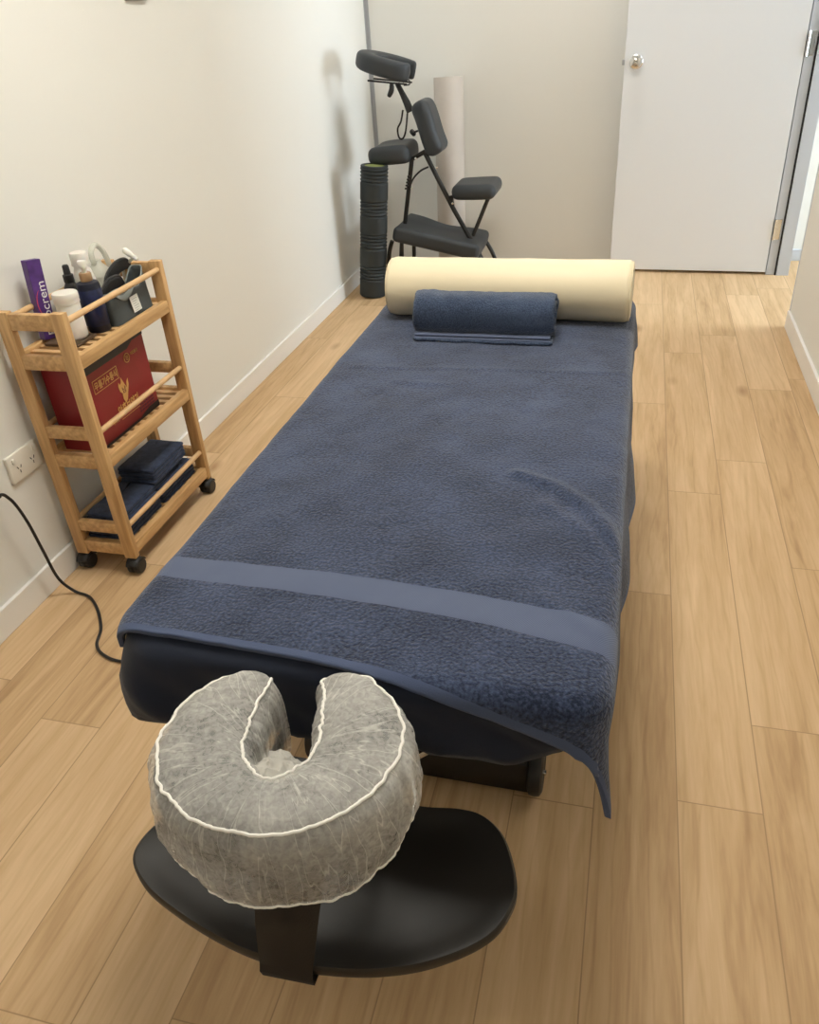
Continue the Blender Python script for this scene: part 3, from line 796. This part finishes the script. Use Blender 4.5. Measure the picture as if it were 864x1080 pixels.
# red carton
bx0, bx1, by0, by1, bz0, bz1 = -1.415, -1.302, 1.572, 1.868, S2, S2 + .235
cartn = thing('red_carton', 'crimson carton with black edges and gold lettering on the middle trolley shelf', 'box', ((bx0 + bx1) / 2, (by0 + by1) / 2, bz0))
bm = BM(); box(bm, bx0, bx1, by0, by1, bz0, bz1, .002, 2); obj('carton', bm, M['red'], cartn, False)
bm = BM(); box(bm, bx0 + .0, bx1 + .0006, by0 + .0, by1 + .0006, bz1 - .006, bz1 + .0008, .001); obj('lid', bm, M['blackc'], cartn, False)
FM = frame3((bx1 + .0005, (by0 + by1) / 2, (bz0 + bz1) / 2), (0, 1, 0), (0, 0, 1))   # front face: local x along y, local y up
hw, hh = (by1 - by0) / 2, (bz1 - bz0) / 2
bm = BM(); prism(bm, [(-hw, hh), (-hw, hh - .050), (-hw + .018, hh - .030), (hw - .085, hh - .030), (hw - .055, hh - .017), (hw, hh - .017), (hw, hh)], 0, .0005, FM); obj('black_top_band', bm, M['blackc'], cartn, False)
bm = BM(); prism(bm, [(-hw, -hh), (hw, -hh), (hw, -hh + .018), (hw - .05, -hh + .018), (hw - .10, -hh + .008), (-hw, -hh + .008)], 0, .0005, FM); obj('black_bottom_band', bm, M['blackc'], cartn, False)
bm = BM()
fx, fy, fw, fh = -.058, .048, .112, .032
for x0_, x1_, y0_, y1_ in ((fx - fw / 2, fx + fw / 2, fy + fh / 2, fy + fh / 2 + .0016), (fx - fw / 2, fx + fw / 2, fy - fh / 2 - .0016, fy - fh / 2), (fx - fw / 2, fx - fw / 2 + .0016, fy - fh / 2, fy + fh / 2), (fx + fw / 2 - .0016, fx + fw / 2, fy - fh / 2, fy + fh / 2)):
    box(bm, x0_, x1_, y0_, y1_, .0002, .0008, 0, 1, FM)
text_into(bm, '무릎기수통식', .024, FM @ Matrix.Translation((fx, fy, .0006)), .102, bold=.0004)
obj('framed_lettering', bm, M['gold'], cartn, False, label='framed gold lettering')
bm = BM()
text_into(bm, '안휴보양기', .032, FM @ Matrix.Translation((.008, -.052, .0006)), .100, bold=.0008)
text_into(bm, 'BOYANG', .008, FM @ Matrix.Translation((-.062, -.072, .0006)), .026)
box(bm, -.036, .056, -.078, -.0765, .0002, .0007, 0, 1, FM)
obj('gold_lettering', bm, M['gold'], cartn, False, label='gold lettering under the emblem')
bm = BM()   # flame shaped emblem
em = [(-.004, -.040), (.006, -.034), (.014, -.018), (.024, .0), (.026, .016), (.018, .010), (.014, -.004), (.010, .004), (.004, .018), (-.001, .030), (-.004, .016), (-.010, .012), (-.014, .020), (-.018, .010), (-.016, -.004), (-.008, -.012), (-.010, -.026)]
prism(bm, [(x * 1.1 + .004, y * 1.05 - .001) for x, y in em], .0002, .0008, FM)
obj('emblem', bm, M['gold'], cartn, False, label='gold flame shaped emblem')
bm = BM(); text_into(bm, '남', .020, FM @ Matrix.Translation((.006, -.006, .0010))); obj('emblem_character', bm, M['maroon'], cartn, False)
bm = BM(); ring = [FM @ Vector((.052 + .012 * math.cos(a), .066 + .012 * math.sin(a), .0006)) for a in [2 * PI * i / 40 for i in range(40)]]
tube(bm, ring, .0014, 6, closed=True); text_into(bm, '정', .015, FM @ Matrix.Translation((.052, .066, .0006)))
text_into(bm, '이건물산', .010, FM @ Matrix.Translation((.090, .070, .0006)), .034)
obj('seal', bm, M['gold'], cartn, False, label='round gold seal with small lettering')
bm = BM()
for r_ in range(4):
    for c_ in range(6):
        box(bm, .052 + c_ * .013, .052 + c_ * .013 + .010, -.070 - r_ * .009, -.070 - r_ * .009 + .005, .0002, .0006, 0, 1, FM)
obj('fine_print', bm, M['maroon'], cartn, False, label='dark fine print block')
# small parcel of brown tin under jar
bm = BM(); box(bm, -1.412, -1.314, 1.612, 1.696, S1, S1 + .008, .002); tag(obj('brown_tray', bm, M['brown'], loc=(-1.36, 1.63, S1)), 'flat brown tray under the white jar on the top trolley shelf', 'tray')
TT = S1 + .008
# purple carton leaning on the wall side
pm = frame3((-1.4225, 1.650, S1 + .010), (.34, .93, -.10), (-.05, .02, 1))
t = thing('ointment_carton', 'slim purple carton with white lettering standing up at the near end of the top shelf', 'box', (-1.43, 1.62, S1))
bm = BM(); box(bm, -.019, .019, -.002, .192, -.012, .012, .0012, 2, pm); obj('carton', bm, M['purple'], t, False)
PF = pm @ Matrix.Translation((0, .076, .0122))
PF = PF @ Matrix.Rotation(PI / 2, 4, 'Z')
bm = BM(); text_into(bm, 'Fisiocrem', .030, PF @ Matrix.Translation((-.002, -.004, .0001)), .130); obj('white_lettering', bm, M['whitep'], t, False, label='white lettering running up the carton')
bm = BM(); tube(bm, [PF @ Vector((.012 + .034 * math.cos(a), -.002 + .018 * math.sin(a), .0004)) for a in [math.radians(20 + 150 * i / 20) for i in range(21)]], [.0002 + .0011 * math.sin(PI * i / 20) for i in range(21)], 6)
obj('pink_swoosh', bm, M['pinkp'], t, False, label='pink arc above the lettering')
# white jar
t = thing('white_jar', 'white plastic jar with ridged screw lid between purple carton and navy bottle', 'jar', (-1.350, 1.664, TT))
JM = Matrix.Translation((-1.350, 1.664, TT)) @ Matrix.Scale(1.12, 4, (0, 0, 1))
bm = BM(); lathe(bm, [(0, 0), (.026, 0), (.029, .003), (.0295, .006), (.0295, .078), (.027, .082), (0, .082)], JM, 40); obj('jar_body', bm, M['white'], t)
bm = BM(); lathe(bm, [(.0275, .080), (.031, .080), (.0315, .083), (.0305, .086), (.0315, .089), (.0315, .100), (.0295, .103), (0, .103)], JM, 40); obj('lid', bm, M['white'], t)
# navy pump bottle
t = thing('pump_bottle', 'navy blue pump bottle with copper collar and white pump on the top shelf', 'bottle', (-1.330, 1.722, S1))
JM = Matrix.Translation((-1.332, 1.738, S1)) @ Matrix.Scale(1.13, 4, (0, 0, 1))
bm = BM(); lathe(bm, [(0, 0), (.026, 0), (.0285, .003), (.0285, .105), (.026, .112), (.014, .116), (.013, .12)], JM, 40); obj('bottle_body', bm, M['blueb'], t)
bm = BM(); lathe(bm, [(.0286, .016), (.0292, .017), (.0292, .097), (.0286, .098)], JM, 40); obj('label_wrap', bm, M['bluel'], t, label='blue printed label')
bm = BM(); lathe(bm, [(.015, .115), (.0155, .117), (.0155, .131), (.0135, .134), (0, .134)], JM, 32); obj('collar', bm, M['copper'], t)
bm = BM(); lathe(bm, [(.006, .133), (.006, .145), (.012, .146), (.0125, .156), (.010, .160), (0, .161)], JM, 28); tube(bm, [JM @ Vector((0, 0, .154)), JM @ Vector((-.018, .012, .155)), JM @ Vector((-.024, .016, .150))], .0035, 10); obj('pump_head', bm, M['white'], t)
# black spray bottle
t = thing('spray_bottle', 'small black spray bottle with ribbed nozzle behind the white jar', 'bottle', (-1.405, 1.735, S1))
JM = Matrix.Translation((-1.405, 1.765, S1)) @ Matrix.Scale(1.2, 4, (0, 0, 1))
bm = BM(); lathe(bm, [(0, 0), (.016, 0), (.018, .003), (.018, .088), (.012, .098), (.010, .10)], JM, 28); obj('bottle_body', bm, M['blackp'], t)
bm = BM(); lathe(bm, [(.010, .099), (.0135, .099), (.0135, .114), (.009, .116), (.0085, .132), (.0065, .135), (0, .135)], JM, 24); obj('spray_cap', bm, M['blackv'], t)
# tall bottle with white cap
t = thing('white_capped_bottle', 'milky bottle with wide white screw cap behind the pump bottle', 'bottle', (-1.400, 1.800, S1))
JM = Matrix.Translation((-1.398, 1.818, S1)) @ Matrix.Scale(1.22, 4, (0, 0, 1))
bm = BM(); lathe(bm, [(0, 0), (.025, 0), (.028, .003), (.028, .090), (.022, .110), (.019, .116), (.019, .125)], JM, 36); obj('bottle_body', bm, M['white'], t)
bm = BM(); lathe(bm, [(.019, .121), (.023, .121), (.0235, .124), (.022, .127), (.0225, .130), (.0225, .145), (.0205, .148), (0, .148)], JM, 36); obj('screw_cap', bm, M['white'], t)
# milky jug with handle
t = thing('plastic_jug', 'milky translucent plastic jug with loop handle at the back of the top shelf', 'jug', (-1.405, 1.875, S1))
bm = BM(); slab(bm, -1.440, -1.368, 1.868, 1.948, .022, S1, S1 + .105, .008)
lathe(bm, [(.034, .090), (.026, .108), (.014, .120), (.012, .130), (0, .130)], Matrix.Translation((-1.404, 1.893, S1 + .01)), 28); obj('jug_body', bm, M['clearp'], t)
bm = BM(); tube(bm, spline([(-1.404, 1.884, S1 + .125), (-1.404, 1.880, S1 + .160), (-1.404, 1.903, S1 + .176), (-1.404, 1.930, S1 + .158), (-1.404, 1.946, S1 + .115), (-1.404, 1.943, S1 + .08)], 8), .0075, 12); obj('handle', bm, M['clearp'], t)
# mesh pouch with strap
px0, px1, py0, py1 = -1.352, -1.288, 1.762, 1.950
t = thing('mesh_pouch', 'grey and black mesh pouch with white care label standing on the top shelf', 'pouch', ((px0 + px1) / 2, 1.85, S1))
def pouchtop(y): return .078 + .010 * math.sin((y - py0) / (py1 - py0) * PI * 2 + .5) + .028 * sstep(1.90, 1.95, y)
bm = BM(); rows = []
for k in range(9):
    f = k / 8; row = []
    n = 48
    for i in range(n):
        a = 2 * PI * i / n; w_ = 1 - .30 * f
        x = (px0 + px1) / 2 + (px1 - px0) / 2 * sp(math.cos(a), .45) * w_ ; y = (py0 + py1) / 2 + (py1 - py0) / 2 * sp(math.sin(a), .35) * (1 - .02 * f)
        x += .002 * fbm(y * 20, f * 3, a); 
        row.append(bm.verts.new((x, y, S1 + .001 + pouchtop(y) * f)))
    rows.append(row)
for A, B in zip(rows, rows[1:]):
    for j in range(len(A)): bm.faces.new((A[j], A[(j + 1) % len(A)], B[(j + 1) % len(A)], B[j]))
bm.faces.new(rows[0][::-1])
obj('bag', bm, M['mesh'], t, mods=[('SOLIDIFY', dict(thickness=.0015))])
bm = BM(); pts_ = [r.co for r in []]
rim = []
for i in range(48):
    a = 2 * PI * i / 48; y = (py0 + py1) / 2 + (py1 - py0) / 2 * sp(math.sin(a), .35) * .98
    rim.append(((px0 + px1) / 2 + (px1 - px0) / 2 * sp(math.cos(a), .45) * .70, y, S1 + .001 + pouchtop(y)))
tube(bm, rim, .0022, 8, closed=True); obj('binding', bm, M['meshl'], t, label='pale grey edge binding')
bm = BM(); g = [[None] * 12 for _ in range(7)]
for i in range(7):
    for j in range(12):
        y = 1.775 + .105 * j / 11; z = S1 + .082 - .030 * i / 6 * math.sin(PI * j / 11)
        g[i][j] = bm.verts.new((px1 - .012 + .008 * i / 6, y, z))
for i in range(6):
    for j in range(11): bm.faces.new((g[i][j], g[i][j + 1], g[i + 1][j + 1], g[i + 1][j]))
obj('clear_flap', bm, M['meshl'], t, label='glossy pale grey flap', mods=[('SOLIDIFY', dict(thickness=.001))])
LM = frame3((px1 + .0015, 1.853, S1 + .036), (.0, 1, 0), (-.14, 0, 1))
bm = BM(); box(bm, -.019, .019, -.021, .021, 0, .0008, 0, 1, LM); lab = obj('care_label', bm, M['white'], t, False, label='small white care label')
bm = BM()
for k in range(6): box(bm, -.012, .012 - .004 * (k % 3), .012 - k * .006, .0133 - k * .006, .0009, .0011, 0, 1, LM)
obj('label_print', bm, M['plate'], lab, False)
# black eye masks in the pouch
for k, (y, tilt) in enumerate(((1.826, .1), (1.890, -.1))):
    bm = BM(); y0_ = y - (.065 if k else .05); y1_ = y + (.060 if k else .055)
    hgt = .132 if k else .105
    cr_ = spline([(-1.335 - .012 * k, y0_, S1 + .06), (-1.335 - .012 * k, y0_ + .01, S1 + hgt * .80), (-1.335 - .012 * k, y, S1 + hgt), (-1.335 - .012 * k, y1_ - .005, S1 + hgt * .97), (-1.335 - .012 * k, y1_ + .012, S1 + hgt * .70)], 8)
    dn_ = .030 if k else .050
    rows = [[bm.verts.new((p.x, p.y + dn_ * .3 * (q / 5), p.z - dn_ * q / 5)) for p in cr_] for q in range(6)]
    for A, B in zip(rows, rows[1:]):
        for j in range(len(A) - 1): bm.faces.new((A[j], A[j + 1], B[j + 1], B[j]))
    o = tag(obj('eye_mask', bm, M['blackv'], loc=(-1.335, y, S1), mods=[('SOLIDIFY', dict(thickness=.006, offset=0))]),
            ('black curved eye mask at the back of the mesh pouch, arching highest' if k else 'smaller black curved eye mask at the near end of the mesh pouch'), 'eye mask')
    bm = BM(); tube(bm, cr_, .004, 8); obj('elastic_strap', bm, M['blackp'], o)
bm = BM(); tm = frame3(aty(137, 268, 1.955), aty(130, 261, 1.955) - aty(144, 271, 1.94), (0, 0, 1)) @ Matrix.Rotation(PI / 2, 4, 'Y')
lathe(bm, [(0, -.024), (.006, -.024), (.0065, -.016), (.0055, -.014), (.0085, .0), (.009, .020), (.002, .028), (0, .028)], tm, 20)
lathe(bm, [(.0060, -.022), (.0045, -.030), (0, -.030)], tm, 20)
p = aty(140, 272, 1.955); tube(bm, [p, Vector((-1.37, 1.955, S1 + .10)), Vector((-1.372, 1.952, S1 + .0))], .005, 10)
tag(obj('cream_tube', bm, M['white'], loc=(p.x, p.y, S1)), 'white squeeze tube with its nozzle poking up behind the eye masks', 'tube')

# folded navy towels on the bottom shelf
def folded(name, label, x0, x1, y0, y1, z0, layers, th, fold_front=True):
    bm = BM()
    for k in range(layers):
        j = lambda s: s * (random.random() - .5)
        a = (x0 + abs(j(.006)), x1 - abs(j(.008)), y0 + abs(j(.010)), y1 - abs(j(.008)))
        z = z0 + k * th
        nx, ny = 14, 22; rr = th * .48
        o = rrect(a[0], a[1], a[2], a[3], .008, 4)
        prof = [(-rr, z), (-rr * .3, z + rr * .3), (0, z + rr), (-rr * .3, z + 2 * rr - rr * .3), (-rr, z + 2 * rr), (-.04, z + 2 * rr + .0006)]
        rings = []
        for d, zz in prof:
            rings.append([bm.verts.new((x + nx_ * (d + .0022 * fbm(x * 25, y * 25, z * 90)), y + ny_ * (d + .0022 * fbm(x * 25, y * 25, z * 90)), zz + .0035 * fbm(x * 9, y * 9, 3) * (zz - z0) / (layers * th))) for x, y, nx_, ny_ in o])
        for A, B in zip(rings, rings[1:]):
            for q in range(len(A)): bm.faces.new((A[q], A[(q + 1) % len(A)], B[(q + 1) % len(A)], B[q]))
        bm.faces.new(rings[0][::-1]); bm.faces.new(rings[-1])
    return tag(obj(name, bm, M['navytowel'], loc=((x0 + x1) / 2, (y0 + y1) / 2, z0)), label, 'towel', 'folded navy towels on the bottom trolley shelf')
folded('folded_towel', 'folded navy towel flat on the bottom trolley shelf at its near end', -1.425, -1.287, 1.553, 1.745, S3, 5, .0105)
folded('folded_towel', 'folded navy towel flat on the bottom trolley shelf at its far end', -1.425, -1.287, 1.752, 1.955, S3, 5, .0105)
folded('folded_towel', 'wide thin folded navy towel lying across the two lower towels', -1.420, -1.300, 1.560, 1.900, S3 + .054, 2, .0095)
folded('folded_towel', 'thick folded navy towel on top of the stack on the bottom shelf', -1.412, -1.290, 1.735, 1.930, S3 + .075, 4, .0120)

# ------------------------------------------------------------ power outlet, cord and wall plate
oy, oz = 1.478, .374
t = thing('power_outlet', 'white double power outlet on the left wall behind the trolley', 'power outlet', (XL, oy, oz))
bm = BM(); box(bm, XL, XL + .010, oy - .060, oy + .060, oz - .037, oz + .037, .003, 3); obj('face_plate', bm, M['outlet'], t)
for s in (-1, 1):
    c = oy + s * .026
    bm = BM()
    for dy, dz, r_ in ((-.006, .004, .5), (.006, .004, -.5), (0, -.008, 0)):
        obox(bm, (XL + .0102, c + dy, oz - .006 + dz), (.0006, .0022, .008), Matrix.Rotation(r_, 3, 'X'))
    obj('socket_slots', bm, M['dark'], t, False)
    bm = BM(); box(bm, XL + .009, XL + .014, c + s * .014 - .005, c + s * .014 + .005, oz + .014, oz + .027, .001); obj('rocker_switch', bm, M['outlet'], t)
cp_ = [Vector((-1.46, 1.20, .36)), Vector((-1.435, 1.315, .368)), Vector((-1.425, 1.345, .345)), Vector((-1.42, 1.365, .27)), Vector((-1.425, 1.385, .16)), Vector((-1.425, 1.400, .06)), Vector((-1.40, 1.412, .010)), Vector((-1.345, 1.400, .005)), Vector((-1.290, 1.355, .0045)), Vector((-1.238, 1.290, .0045)), Vector((-1.212, 1.232, .0045)), Vector((-1.17, 1.200, .0045)), Vector((-1.10, 1.188, .0045)), Vector((-.90, 1.20, .0045)), Vector((-.60, 1.30, .0045)), Vector((-.37, 1.36, .0045))]
t = thing('power_lead', 'black power cord curving down the left wall and under the table', 'cord', (-1.3, 1.3, 0))
bm = BM(); tube(bm, spline(cp_, 10), .0040, 10); obj('cable', bm, M['blackp'], t)
bm = BM(); q0 = Vector((-1.446, 1.268, .366)); q1 = Vector((-1.434, 1.330, .362)); tube(bm, [q0, q0.lerp(q1, .5), q1], [.0095, .009, .005], 12)
box(bm, -1.478, -1.445, 1.235, 1.272, .345, .390, .004); obj('plug', bm, M['blackp'], t)
a = atx(131, 1, XL); b = atx(152.5, 1, XL)
bm = BM(); box(bm, XL, XL + .012, a.y, b.y, a.z, a.z + .10, .003); o = thing('wall_switch', 'grey switch plate high on the left wall above the trolley', 'switch', (XL, a.y, a.z)); obj('switch_plate', bm, M['plate'], o)
bm = BM(); box(bm, XL + .012, XL + .016, (a.y + b.y) / 2 - .01, (a.y + b.y) / 2 + .01, a.z + .04, a.z + .065, .001); obj('rocker', bm, M['plate'], o)

# ------------------------------------------------------------ foam roller in the corner
r0, r1 = Vector((-1.330, 4.045, .004)), Vector((-1.268, 4.060, .652))
ax = (r1 - r0).normalized(); RMx = frame3(r0, ax.cross(Vector((0, 1, 0))) * -1, (0, 1, 0)); 
zax = ax; xax = Vector((1, 0, 0)); xax = (xax - zax * xax.dot(zax)).normalized(); yax = zax.cross(xax)
RMx = Matrix((xax, yax, zax)).transposed().to_4x4(); RMx.translation = r0
t = thing('foam_roller', 'tall black ridged foam roller standing in the corner', 'foam roller', r0)
H = (r1 - r0).length; pr = [(.058, 0), (.066, 0), (.069, .003)]
z = .006
while z < H - .01:
    ph = (z / H) * 4.05 % 1.0
    r_ = .0705
    if ph > .58:  # ribbed zone
        r_ = .0710 - .0055 * (.5 + .5 * math.cos((ph - .58) / .42 * 2 * PI * 4))
    elif ph < .03 or ph > .55: r_ = .068
    pr.append((r_, z)); z += .0035
pr += [(.069, H - .003), (.066, H), (.052, H)]
bm = BM(); lathe(bm, pr, RMx, 48)
lathe(bm, [(.052, H), (.052, H - .02)], RMx, 48); obj('ridged_sleeve', bm, M['roller'], t)
bm = BM(); lathe(bm, [(0, H - .003), (.050, H - .003), (.052, H - .006)], RMx, 48); obj('lime_core', bm, M['lime'], t, label='lime green end of the core')

# ------------------------------------------------------------ paper roll leaning on the back wall
t = thing('paper_roll', 'tall pale grey paper roll standing upright behind the massage chair', 'roll', (-.985, 4.64, 0))
tb = Vector((-1.005, 4.60, .0)); tt = aty(473, 81, 4.66)
TMx = Matrix.Translation(tb)
zax = (tt - tb).normalized(); xax = Vector((1, 0, 0)); xax = (xax - zax * xax.dot(zax)).normalized(); yax = zax.cross(xax)
TMx = Matrix((xax, yax, zax)).transposed().to_4x4(); TMx.translation = tb; H = (tt - tb).length
bm = BM(); lathe(bm, [(.073, 0.002), (.078, .002), (.079, .004), (.079, H - .002), (.078, H), (.028, H), (.028, H - .05)], TMx, 48); obj('paper', bm, M['kraft'], t)
bm = BM(); lathe(bm, [(.022, H - .05), (.022, H + .001), (.027, H + .001), (.027, H - .04)], TMx, 32); obj('core', bm, M['kraft'], t)

# ------------------------------------------------------------ folding massage chair
CY = 4.22
def c(px, py, y=CY): return aty(px, py, y)
chair = thing('massage_chair', 'black folding massage chair with padded face rest, chest pad and seat in the corner', 'massage chair', (-.95, CY, 0))
def pad(name, center, size, rot, bev, label=None, shape=None):
    bm = BM(); s = Vector(size) / 2
    box(bm, -s.x, s.x, -s.y, s.y, -s.z, s.z, bev, 5)
    if shape:
        bmesh.ops.subdivide_edges(bm, edges=[e for e in bm.edges if e.calc_length() > .05], cuts=5, use_grid_fill=True)
        for v in bm.verts: v.co = shape(v.co.copy(), s)
    bmesh.ops.transform(bm, matrix=Matrix.Translation(Vector(center)) @ rot.to_4x4(), verts=bm.verts)
    return obj(name, bm, M['chairv'], chair, label=label, mods=[('SUBSURF', dict(levels=1, render_levels=1))])
def seg(name, pts, r=.011, m='blackm', n=10):
    bm = BM(); tube(bm, pts, r, n); return obj(name, bm, M[m], chair)
def dots(pts, y):
    for p in pts:
        bm = BM(); q = c(*p, y); lathe(bm, [(0, 0), (.006, 0), (.0055, .003), (0, .0045)], Matrix.Translation(q) @ Matrix.Rotation(PI / 2, 4, 'X'), 12); obj('bolt', bm, M['chrome'], chair)
# face rest: horseshoe, opening toward the chest pad
fc = c(408, 69, 4.16)
slope_ = math.atan2((c(436, 76) - c(384, 62)).z, (c(436, 76) - c(384, 62)).x)
HM = Matrix.Translation(fc) @ Matrix.Rotation(-slope_, 4, 'Y') @ Matrix.Rotation(-PI / 2, 4, 'Z') @ Matrix.Diagonal((.95, 1.0, 1, 1)) 
bm = BM(); horseshoe(bm, HM, 0, selprof(.040, 24, .6), n=70, slot=.05, depth=.05); obj('face_rest', bm, M['chairv'], chair)
bm = BM(); p0, p1 = c(391, 84, 4.16), c(432, 88, 4.16)
for dy in (-.05, .05):
    tube(bm, [p0 + Vector((0, dy, 0)), p1 + Vector((0, dy, 0))], .004, 8)
tube(bm, spline([c(425, 87, 4.11), c(431, 84, 4.11), c(432, 89, 4.11), c(426, 90, 4.11)], 5), .003, 8)
obj('face_rest_bracket', bm, M['blackm'], chair)
bm = BM(); tube(bm, spline([c(413, 88, 4.12), c(413, 95, 4.12), c(410, 102, 4.12)], 4), [.010, .010, .012, .012, .013, .013, .012, .011, .008][:9], 12); obj('tilt_lever', bm, M['blackp'], chair)
bm = BM(); tube(bm, [c(419, 88), c(424, 98), c(429, 108), c(433, 118)], [.012, .014, .018, .020], 12); obj('neck_post', bm, M['blackm'], chair)
bm = BM(); lp = spline([c(425, 116, 4.16), c(423, 128, 4.16), c(419.5, 136, 4.16), c(421, 145, 4.16), (c(425, 146, 4.16)), c(428, 138, 4.16), c(430, 118, 4.16)], 6)
tube(bm, lp, .0045, 8); obj('strap_loop', bm, M['strap'], chair)
bm = BM(); lathe(bm, [(0, -.008), (.016, -.008), (.019, 0), (.016, .008), (0, .008)], Matrix.Translation(c(435.5, 140, 4.3)) @ Matrix.Rotation(.9, 4, 'Y'), 20); tube(bm, [c(435.5, 140, 4.3), c(441, 138, 4.3)], .005, 8); obj('adjust_knob', bm, M['blackp'], chair)
# chest pad
a_, b_ = c(440, 112), c(462, 157); ctr = (c(440, 110) + c(462, 157)) / 2 + Vector((.012, 0, 0))
dirv = (b_ - a_).normalized()
rot = frame3((0, 0, 0), dirv.cross(Vector((0, 1, 0))) * -1, (0, 1, 0)).to_3x3()
rot = Matrix((Vector((0, 1, 0)).cross(-dirv), Vector((0, 1, 0)), -dirv)).transposed()
def chest(co, s):
    f = co.z / s.z
    co.y *= 1 - .12 * max(0, f) ** 2; co.x += .012 * math.sin(f * 2.2); return co
pad('chest_pad', ctr, (.092, .20, .255), rot, .038, shape=chest)
# armrest
A0, A1 = c(393, 161), c(438, 159)
ctr = (A0 + A1) / 2 + Vector((0, .0, -.004))
ax_ = (A1 - A0)
def arm(co, s):
    f = co.x / s.x
    co.y *= 1 - .18 * f * f; co.z += .010 * (co.y / s.y) ** 2 - .003; co.z *= .8 + .2 * (1 - max(0, -f - .4)); return co
pad('armrest_pad', ctr, (.220, .28, .090), Matrix.Rotation(math.radians(-3), 3, 'Y'), .036, shape=arm)
# seat
S0, S1_ = c(477, 198), c(528, 198)
ctr = (S0 + S1_) / 2 + Vector((0, .02, -.006))
def seatf(co, s):
    f = co.x / s.x
    co.y *= .86 + .14 * min(1, f + 1); return co
pad('seat_pad', ctr, (.228, .27, .074), Matrix.Rotation(math.radians(-1), 3, 'Y'), .034, shape=seatf)
# shin pad, sloping down to the right, notched on its far side
K0, K1 = c(414, 247, 4.06), c(505, 268, 4.06)
sl = math.atan2(K1.z - K0.z, K1.x - K0.x)
ctr = (K0 + K1) / 2 + Vector((0, .15, .0))
def knee(co, s):
    if co.y > 0:
        n_ = math.exp(-((co.x / s.x - .02) / .38) ** 2); co.y *= 1 - .42 * n_; co.z += .004
    co.z += .007 * (co.y / s.y) ** 2 - .003; return co
pad('shin_pad', ctr, ((K1 - K0).length, .33, .080), Matrix.Rotation(-sl, 3, 'Y'), .026, shape=knee)
# frame
for y_, r_ in ((4.17, .012),):
    off = Vector((0, y_ - CY, 0))
    seg('front_strut', [c(437, 166) + off, c(434, 195) + off, c(429.5, 235) + off], r_ * .95)
    seg('main_strut', [c(451, 160) + off, c(467, 192) + off, c(481, 219) + off, c(511, 272) + off], r_)
    seg('seat_strut', [c(517.5, 205) + off, c(501, 246) + off], r_ * .85)
    seg('seat_link', [c(478, 204) + off, c(480, 217) + off], r_ * .85)
    seg('arm_link', [c(437, 166) + off, c(451, 158) + off], r_ * .9)
for y_ in (4.10, 4.36):
    off = Vector((0, y_ - CY, 0))
    p = c(420, 248) + off
    seg('leg', spline([p, p + Vector((-.02, 0, -.06)), p + Vector((-.032, 0, -.16)), Vector((p.x - .035, y_, .012))], 6), .011)
    p = c(508, 262) + off
    seg('leg', spline([p, p + Vector((.035, 0, -.06)), p + Vector((.07, 0, -.15)), Vector((p.x + .075, y_, .012))], 6), .011)
    p = c(429.5, 236) + off
    seg('leg', [p, Vector((p.x - .015, y_, .012))], .011)
    p = c(500, 258) + off
    seg('leg', [p, Vector((p.x + .01, y_, .012))], .011)
    bm = BM(); tube(bm, [(c(420, 248).x - .045, y_, .013), (c(508, 262).x + .09, y_, .013)], .012, 10); obj('foot_rail', bm, M['blackm'], chair)
seg('pull_handle', spline([c(452, 176, 4.13), c(444, 180, 4.13), c(437, 187, 4.13), c(432, 197, 4.13)], 6), .0045)
bm = BM()
for k in range(5):
    q = c(434 - k * .7, 186 + k * 3.2, 4.14); box(bm, q.x - .020, q.x - .008, q.y - .006, q.y + .006, q.z - .004, q.z + .004, .001)
obj('height_notches', bm, M['blackm'], chair)
dots([(438.5, 167), (434.5, 198.5), (460.5, 176.5), (477.5, 214.5), (516, 205)], 4.133)

# ------------------------------------------------------------ camera, world, view
cam = bpy.data.cameras.new('camera'); co = bpy.data.objects.new('camera', cam); C.objects.link(co)
m = Matrix((RX, -RD, -RF)).transposed().to_4x4(); m.translation = EYE; co.matrix_world = m
cam.sensor_fit = 'HORIZONTAL'; cam.sensor_width = 36; cam.lens = 36 * FPX / 864; cam.clip_start = .02
bpy.context.scene.camera = co
w = bpy.data.worlds.new('world'); w.use_nodes = True; bpy.context.scene.world = w
w.node_tree.nodes['Background'].inputs[0].default_value = (.8, .85, .9, 1); w.node_tree.nodes['Background'].inputs[1].default_value = .3
vs = bpy.context.scene.view_settings
vs.view_transform = 'Standard'; vs.look = 'None'; vs.exposure = 0.0; vs.gamma = 1; vs.use_curve_mapping = False
bpy.context.scene.cycles.max_bounces = 10
bpy.context.scene.cycles.transparent_max_bounces = 12
